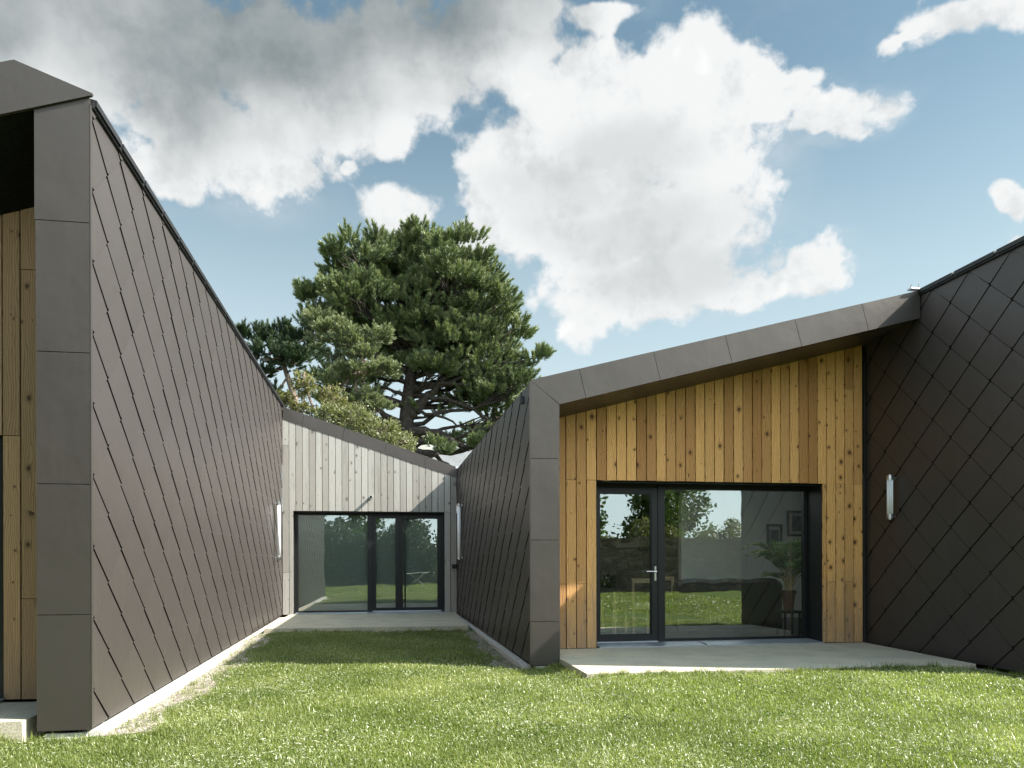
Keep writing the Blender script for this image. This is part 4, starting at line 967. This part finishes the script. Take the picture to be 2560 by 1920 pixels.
leafy('small_tree', (-2.1, Y4, -.2), [[(-2.1, Y4, -.2), (-2.15, Y4, 3), (-2.1, Y4, 5.6), (-2.45, Y4, 6.5), (-2.6, Y4, 7.3)], [(-2.1, Y4, 5.4), (-1.95, Y4, 6.3), (-1.75, Y4, 6.9)]],
      [((-2.6, Y4, 6.9), (.35, .35, .45), 1), ((-3.2, Y4, 6.3), (.45, .4, .35), 1), ((-1.7, Y4, 6.4), (.45, .4, .45), 1.2), ((-2.6, Y4, 6.0), (.6, .4, .3), .9), ((-1.3, Y4, 6.0), (.45, .4, .35), .9)], 5200, .10, .06, 'gold leaf', 'bark pale', 'sparse yellow green tree above the left end of the sloping fascia', 'tree', 'trees behind the house', 21, .09)
leafy('shrub', (-.6, Y4-1, -.2), [[(-.6, Y4-1, -.2), (-.6, Y4-1, 3), (-.7, Y4-1, 5.0)]],
      [((-.1, Y4-1, 5.25), (.6, .5, .45), 1), ((-1.0, Y4-1, 5.6), (.6, .5, .45), 1.1), ((-1.7, Y4-1, 5.7), (.5, .4, .35), .8), ((.5, Y4-1, 4.9), (.5, .5, .4), .8), ((-.4, Y4-1, 4.6), (1.0, .6, .6), 1)], 9000, .10, .045, 'olive leaf', 'bark pale', 'olive green feathery shrub rising behind the sloping fascia', 'shrub', None, 22, .07)
# neighbouring house seen through the branches
nh = thing('neighbour_house', (6.5, 52, -.2), 'neighbouring house with a pale slate roof behind the pine', 'house')
mb = MB(); mb.box((-1, 49, -.2), (14, 57, 4.6)); mb.build('wall', M['white'], nh)
mb = MB(); mb.prism([(-1.4, 48.6, 4.3), (14.4, 48.6, 4.3), (14.4, 53, 9.3), (-1.4, 53, 9.3)], (0, .25, -.2)); mb.prism([(14.4, 57.4, 4.3), (-1.4, 57.4, 4.3), (-1.4, 53.01, 9.3), (14.4, 53.01, 9.3)], (0, -.25, -.2)); rf = mb.build('roof', M['slate'], nh)
mb = MB(); mb.box((2.2, 52.5, 8.6), (3.2, 53.3, 10.3)); mb.build('chimney', M['plinth'], rf)

# ------------------------------------------------------------------ garden behind the viewer (seen in the glass)
gw = MB(); gw.box((-16, -10.0, -.3), (20, -9.55, 2.15)); gwo = gw.build('garden_wall', M['stone'], None, loc=(2, -9.8, -.3)); tag(gwo, 'long rubble stone garden wall facing the house', 'garden wall')
def hedge(name, x0, x1, y0, y1, h, n, mat, label, seed):
    rng = np.random.default_rng(seed); C = np.stack([rng.uniform(x0, x1, n), rng.uniform(y0, y1, n), np.zeros(n)], -1)
    top = h*(.8+.16*np.sin(C[:, 0]*1.7+seed)+.10*np.sin(C[:, 0]*4.1)); C[:, 2] = top*rng.random(n)**.6; C[:, 1] += .25*np.sin(C[:, 0]*2.3+C[:, 2]*2)
    D = unit(rng.normal(size=(n, 3))+np.array([0, .3, .3])); V, Fc = leaf_quads(C, D, rng.uniform(.10, .22, n), rng.uniform(.05, .10, n), rng)
    o = np_mesh(name, V, Fc, rng.random(n), M[mat], None, ((x0+x1)/2, (y0+y1)/2, -.2)); return tag(o, label, 'hedge')
hedge('hedge', -7, 3.0, -9.3, -7.9, 3.5, 26000, 'hedge leaf', 'tall loose dark hedge across the garden from the courtyard', 31)
hedge('hedge', 4.2, 9.5, -9.5, -8.9, .75, 3000, 'hedge leaf', 'low planting bed under the stone garden wall', 33)
hedge('hedge', 3.0, 16, -11.2, -10.2, 3.0, 20000, 'olive leaf', 'loose olive shrubs growing behind the stone garden wall', 32)
for i, (x, y, h, w, mt) in enumerate([(4.6, -14, 6.2, 1.5, 'green leaf'), (9.2, -15, 6.4, 1.6, 'green leaf'), (7.0, -18, 5.4, 2.2, 'olive leaf'), (12.5, -13, 6.0, 1.7, 'green leaf'), (-1.5, -15, 5.2, 2.0, 'green leaf'), (-5.0, -16, 6.0, 1.8, 'hedge leaf'), (1.6, -16, 5.6, 1.4, 'hedge leaf'), (15.5, -17, 7.5, 1.8, 'green leaf')]):
    leafy('garden_tree', (x, y, -.2), [[(x, y, -.2), (x, y, h*.4), (x+.1, y, h*.85)]], [((x, y, h*.35), (w, w*.8, h*.22), 1.6), ((x+.2, y, h*.55), (w*.8, w*.7, h*.2), 1.3), ((x-.1, y, h*.75), (w*.5, w*.5, h*.17), .8), ((x, y, h*.92), (w*.22, w*.22, h*.09), .3)], 5200, .24, .13, mt, 'bark',
          ['conical green tree opposite the glazed door', 'pointed green tree opposite the wide window', 'broad olive tree beyond the stone wall', 'green tree towards the right end of the stone wall', 'round green tree behind the hedge', 'dark tree at the left end of the hedge', 'narrow dark tree behind the middle of the hedge', 'tall green tree beyond the right garden corner'][i], 'tree', 'trees across the garden', 40+i, .16)
for i, (x, y, h) in enumerate([(-8.5, 1.5, 9.5), (-11.5, -3.5, 11), (-8.0, -6.5, 8.5), (-14, 3.0, 11.5)]):  # unseen trees added to block sky light from the left and darken walls
    leafy('garden_tree', (x, y, -.2), [[(x, y, -.2), (x, y, h*.35), (x+.2, y, h*.8)]], [((x, y, h*.35), (2.6, 2.6, h*.22), 1.5), ((x+.3, y, h*.6), (2.7, 2.7, h*.24), 1.7), ((x, y, h*.84), (1.6, 1.6, h*.15), .7)], 7000, .42, .26, 'hedge leaf', 'bark',
          ['broad dark tree added just outside the left edge for shade', 'tallest dark tree added in the left garden corner for shade', 'dark tree added beside the left end of the hedge for shade', 'tall dark tree added beyond the left wing for shade'][i], 'tree', 'trees across the garden', 70+i, .22)
# white garden table reflected in the courtyard glazing
gt = thing('garden_table', (1.7, -6.6, -.2), 'white folding garden table in front of the hedge', 'garden table')
mb = MB(); mb.box((1.1, -7.0, .50), (2.3, -6.2, .53)); mb.build('tabletop', M['white'], gt)
for sy in (-6.9, -6.3):
    for (xa, xb) in ((1.25, 2.1), (2.1, 1.25)):
        mb = MB(); mb.tube([(xa, sy, -.2), (xb, sy, .5)], .018, 6); mb.build('leg', M['white'], gt)

# ------------------------------------------------------------------ gravel strips and grass
def inside_house(x, y):
    m = (x < XL+.0) & (y > 6.42)
    m |= (x > -2.9) & (x < -2.3) & (y > 6.42)
    m |= (x < -2.78) & (y > 6.38)
    fx = 1.79+(y-9.3)/(17.6-9.3)*(1.63-1.79)
    m |= (x > fx-.04) & (y > 9.27) & (x < 2.2)
    m |= (x > 2.13) & (x < 6.9+(y-7.88)*.075) & (y > 7.94-(x-2.158)*.0167)
    m |= (x > 7.05) & (y > YE)
    m |= (y > 13.97) & (x > -2.2) & (x < 1.55)
    m |= y > 14.1
    return m
def gravel(name, n, fx, fy, s, seed):
    rng = np.random.default_rng(seed); y = fy(rng.random(n)); x = fx(rng.random(n), y); z = lawn_z(x, y)+.004
    ico = np.array([[1, 0, 0], [-1, 0, 0], [0, 1, 0], [0, -1, 0], [0, 0, 1], [0, 0, -1]], float)
    fc = np.array([[0, 2, 4], [2, 1, 4], [1, 3, 4], [3, 0, 4], [2, 0, 5], [1, 2, 5], [3, 1, 5], [0, 3, 5]])
    sc = s*rng.uniform(.5, 1.4, (n, 1, 1))*rng.uniform(.6, 1.2, (n, 6, 1)); V = ico[None]*sc*np.array([1, 1, .7])+np.stack([x, y, z], -1)[:, None]
    o = np_mesh(name, V.reshape(-1, 3), (fc[None]+6*np.arange(n)[:, None, None]).reshape(-1, 3), np.repeat(rng.random(n), 8), M['gravel'], None, (float(x.mean()), float(y.mean()), -.15)); tag(o, kind='stuff'); return o
gravel('gravel', 5200, lambda u, y: XL+.065+.36*u**1.4, lambda u: 6.5+7.6*u, .012, 51)
gravel('gravel', 2600, lambda u, y: 1.66-.36*u**1.5-(y-9.3)*.02, lambda u: 9.5+4.8*u, .012, 52)
def strip(pts):
    mb = MB(); mb.face([(x, y, float(lawn_z(x, y))+.006) for x, y in pts]); return mb
mb = MB()
for i in range(38):
    ya, yb = 6.45+i*.2, 6.45+(i+1)*.2
    w = lambda y: XL+.36+.09*math.sin(y*3.1)+.05*math.sin(y*7.7)
    mb.face([(XL+.05, ya, float(lawn_z(XL+.05, ya))+.006), (w(ya), ya, float(lawn_z(w(ya), ya))+.006), (w(yb), yb, float(lawn_z(w(yb), yb))+.006), (XL+.05, yb, float(lawn_z(XL+.05, yb))+.006)])
o = mb.build('soil_strip', M['soil'], None, loc=(XL+.2, 10, -.15)); tag(o, kind='structure')
mb = MB()
for i in range(23):
    ya, yb = 9.4+i*.2, 9.4+(i+1)*.2
    w = lambda y: 1.42-.02*(y-9.3)+.07*math.sin(y*3.7)+.04*math.sin(y*8.3)
    fx = lambda y: 1.78-.0193*(y-9.3)
    mb.face([(w(ya), ya, float(lawn_z(w(ya), ya))+.006), (fx(ya), ya, float(lawn_z(fx(ya), ya))+.006), (fx(yb), yb, float(lawn_z(fx(yb), yb))+.006), (w(yb), yb, float(lawn_z(w(yb), yb))+.006)])
o = mb.build('soil_strip', M['soil'], None, loc=(1.6, 11, -.15)); tag(o, kind='structure')

def grass(regions, seed):
    rng = np.random.default_rng(seed); Vs, Fs, Rs = [], [], []; base = 0
    for (x0, x1, y0, y1, dens, hmul, wmul) in regions:
        n = int((x1-x0)*(y1-y0)*dens); x = rng.uniform(x0, x1, n); y = rng.uniform(y0, y1, n)
        keep = ~inside_house(x, y)
        edge = ((x < XL+.36+.10*np.sin(y*3.1)) & (y > 6.4) & (rng.random(n) < .9)) | ((x > 1.42+.07*np.sin(y*3.7)) & (x < 1.9) & (y > 9.5) & (rng.random(n) < .88))
        keep &= ~edge
        # only what the camera or its glass can see
        keep &= (y < 3) | ((x > -.50*y-1.2) & (x < 1.15*y+.5)) | (x > 7.1)
        x, y = x[keep], y[keep]; n = len(x); z = lawn_z(x, y)-.004
        pat = .5+.5*np.sin(x*1.9+1.3*np.sin(y*1.1))*np.sin(y*1.7+.8*np.sin(x*2.3))
        clump = rng.normal(size=n)
        pt2 = .5+.5*np.sin(x*5.3+2*np.sin(y*3.1))*np.sin(y*4.7+1.5*np.sin(x*3.7)); h = (.015+.024*rng.random(n)+.009*pat+.016*pt2**3)*hmul*np.where(rng.random(n) < .03, 1.7, 1.0); a = rng.uniform(0, 2*PI, n)
        lean = rng.uniform(.15, 1.15, n)*h; d = np.stack([np.cos(a), np.sin(a)], -1); w = rng.uniform(.0017, .0034, n)*wmul; b = a+PI/2+rng.normal(0, .5, n); s = np.stack([np.cos(b), np.sin(b)], -1)*w[:, None]
        V = np.zeros((n, 5, 3)); P = np.stack([x, y], -1)
        V[:, 0, :2] = P-s; V[:, 1, :2] = P+s; V[:, 0, 2] = V[:, 1, 2] = z
        m = P+d*(lean*.38)[:, None]; V[:, 2, :2] = m+s*.8; V[:, 3, :2] = m-s*.8; V[:, 2, 2] = V[:, 3, 2] = z+h*.62
        V[:, 4, :2] = P+d*lean[:, None]; V[:, 4, 2] = z+h*np.clip(1.05-.35*lean/h, .5, 1)
        k = base+5*np.arange(n)[:, None]
        Fs.append(np.concatenate([k+np.array([[0, 1, 2, 3]]), k+np.array([[3, 2, 4, 4]])], 0)); Vs.append(V.reshape(-1, 3)); base += 5*n
        r = np.clip(rng.random(n)*.55+.3*pat+.12*clump, 0, 1); Rs.append(np.concatenate([r, r]))
    V = np.concatenate(Vs); Fc = np.concatenate(Fs); R = np.concatenate(Rs)
    tri = Fc[:, 2] == Fc[:, 3]; tri = Fc[:, 3] == Fc[:, 2]
    # build with mixed quads / tris
    q = Fc[~tri]; t3 = Fc[tri][:, :3]; rq = R[~tri]; rt = R[tri]
    o1 = q; me = bpy.data.meshes.new('grass'); org = np.array((1.0, 6.0, -.18))
    me.vertices.add(len(V)); me.vertices.foreach_set('co', (V-org).astype(np.float32).ravel())
    loops = np.concatenate([q.ravel(), t3.ravel()]).astype(np.int32); me.loops.add(len(loops)); me.loops.foreach_set('vertex_index', loops)
    ls = np.concatenate([np.arange(len(q))*4, len(q)*4+np.arange(len(t3))*3]).astype(np.int32); me.polygons.add(len(ls)); me.polygons.foreach_set('loop_start', ls)
    at = me.attributes.new('rnd', 'FLOAT', 'FACE'); at.data.foreach_set('value', np.concatenate([rq, rt]).astype(np.float32))
    me.materials.append(M['grass']); me.update(calc_edges=True)
    o = bpy.data.objects.new('grass', me); COL.objects.link(o); o.location = org; tag(o, kind='stuff'); return o
grass([(-3.2, 7.1, 3.6, 6.0, 11500, 1, .9), (-3.6, 7.1, 6.0, 9.4, 7500, 1, 1.1), (-2.3, 1.8, 9.4, 14.1, 4800, 1, 1.5), (7.1, 11, 3.0, 7.2, 1800, 1.1, 2.0), (-9, 12, -9, 3.0, 260, 1.2, 4)], 61)
rng = np.random.default_rng(62); n = 95000
x = rng.uniform(-3.2, 7.1, n); y = 3.6+(14-3.6)*rng.random(n)**1.5
cl = (np.sin(x*2.3+1.1*np.sin(y*1.7))*np.sin(y*2.1+x*.6) + rng.normal(0, .7, n)) > .25
k = ~inside_house(x, y) & cl & (x > -.5*y-.6); x, y = x[k], y[k]; n = len(x)
C = np.stack([x, y, lawn_z(x, y)+rng.uniform(.014, .042, n)], -1); D = unit(np.stack([rng.normal(size=n), rng.normal(size=n), rng.normal(0, .35, n)], -1))
V, Fc = leaf_quads(C, D, rng.uniform(.010, .045, n), rng.uniform(.0015, .0042, n), rng)
o = np_mesh('grass_clippings', V, Fc, rng.random(n), M['straw'], None, (2, 6, -.15)); tag(o, kind='stuff')

# longer tufts where the mower does not reach, and scattered through the lawn
rng = np.random.default_rng(63)
def line(a, b, n, w): t = rng.random(n)[:, None]; return np.array(a)+(np.array(b)-np.array(a))*t+rng.normal(0, w, (n, 2))
Pc = np.concatenate([line((2.15, 7.90), (6.85, 7.82), 110, .03), line((2.10, 7.95), (2.10, 9.1), 16, .03), line((-2.0, 13.92), (1.45, 13.86), 70, .03), line((1.75, 9.2), (2.1, 9.2), 12, .04), line((-2.8, 6.30), (-2.3, 6.32), 16, .04), line((-3.4, 6.34), (-2.85, 6.34), 14, .03),
    line((-2.0, 6.6), (-2.0, 13.5), 60, .12), line((1.35, 9.8), (1.30, 13.6), 34, .10), line((6.9, 7.9), (7.0, 7.2), 22, .06), np.stack([rng.uniform(-2.6, 7, 170), rng.uniform(4, 12.5, 170)], -1)])
k = ~inside_house(Pc[:, 0], Pc[:, 1]); Pc = Pc[k]; nb_ = 26
Q = np.repeat(Pc, nb_, 0)+rng.normal(0, .022, (len(Pc)*nb_, 2)); k = ~inside_house(Q[:, 0], Q[:, 1]); big = np.repeat(rng.uniform(.55, 1.25, len(Pc)), nb_)[k]; Q = Q[k]; n = len(Q)
C = np.stack([Q[:, 0], Q[:, 1], lawn_z(Q[:, 0], Q[:, 1])-.003], -1); D = unit(np.stack([rng.normal(0, .42, n), rng.normal(0, .42, n), np.ones(n)], -1))
V, Fc = leaf_quads(C, D, rng.uniform(.045, .105, n)*big, rng.uniform(.0025, .005, n), rng)
o = np_mesh('grass_tufts', V, Fc, rng.random(n)*.75, M['grass'], None, (2, 8, -.15)); tag(o, kind='stuff')
# clover patches
n = 2600; cx = rng.uniform(-2, 7, 26); cy = rng.uniform(4, 12, 26); j = rng.integers(0, 26, n)
x = cx[j]+rng.normal(0, .16, n); y = cy[j]+rng.normal(0, .16, n); k = ~inside_house(x, y); x, y = x[k], y[k]; n = len(x)
C = np.stack([x, y, lawn_z(x, y)+rng.uniform(.018, .038, n)], -1); D = unit(np.stack([rng.normal(size=n), rng.normal(size=n), rng.normal(.15, .2, n)], -1))
V, Fc = leaf_quads(C, D, rng.uniform(.012, .022, n), rng.uniform(.010, .018, n), rng)
o = np_mesh('clover_leaves', V, Fc, rng.random(n)*.5, M['green leaf'], None, (2, 7, -.15)); tag(o, kind='stuff')
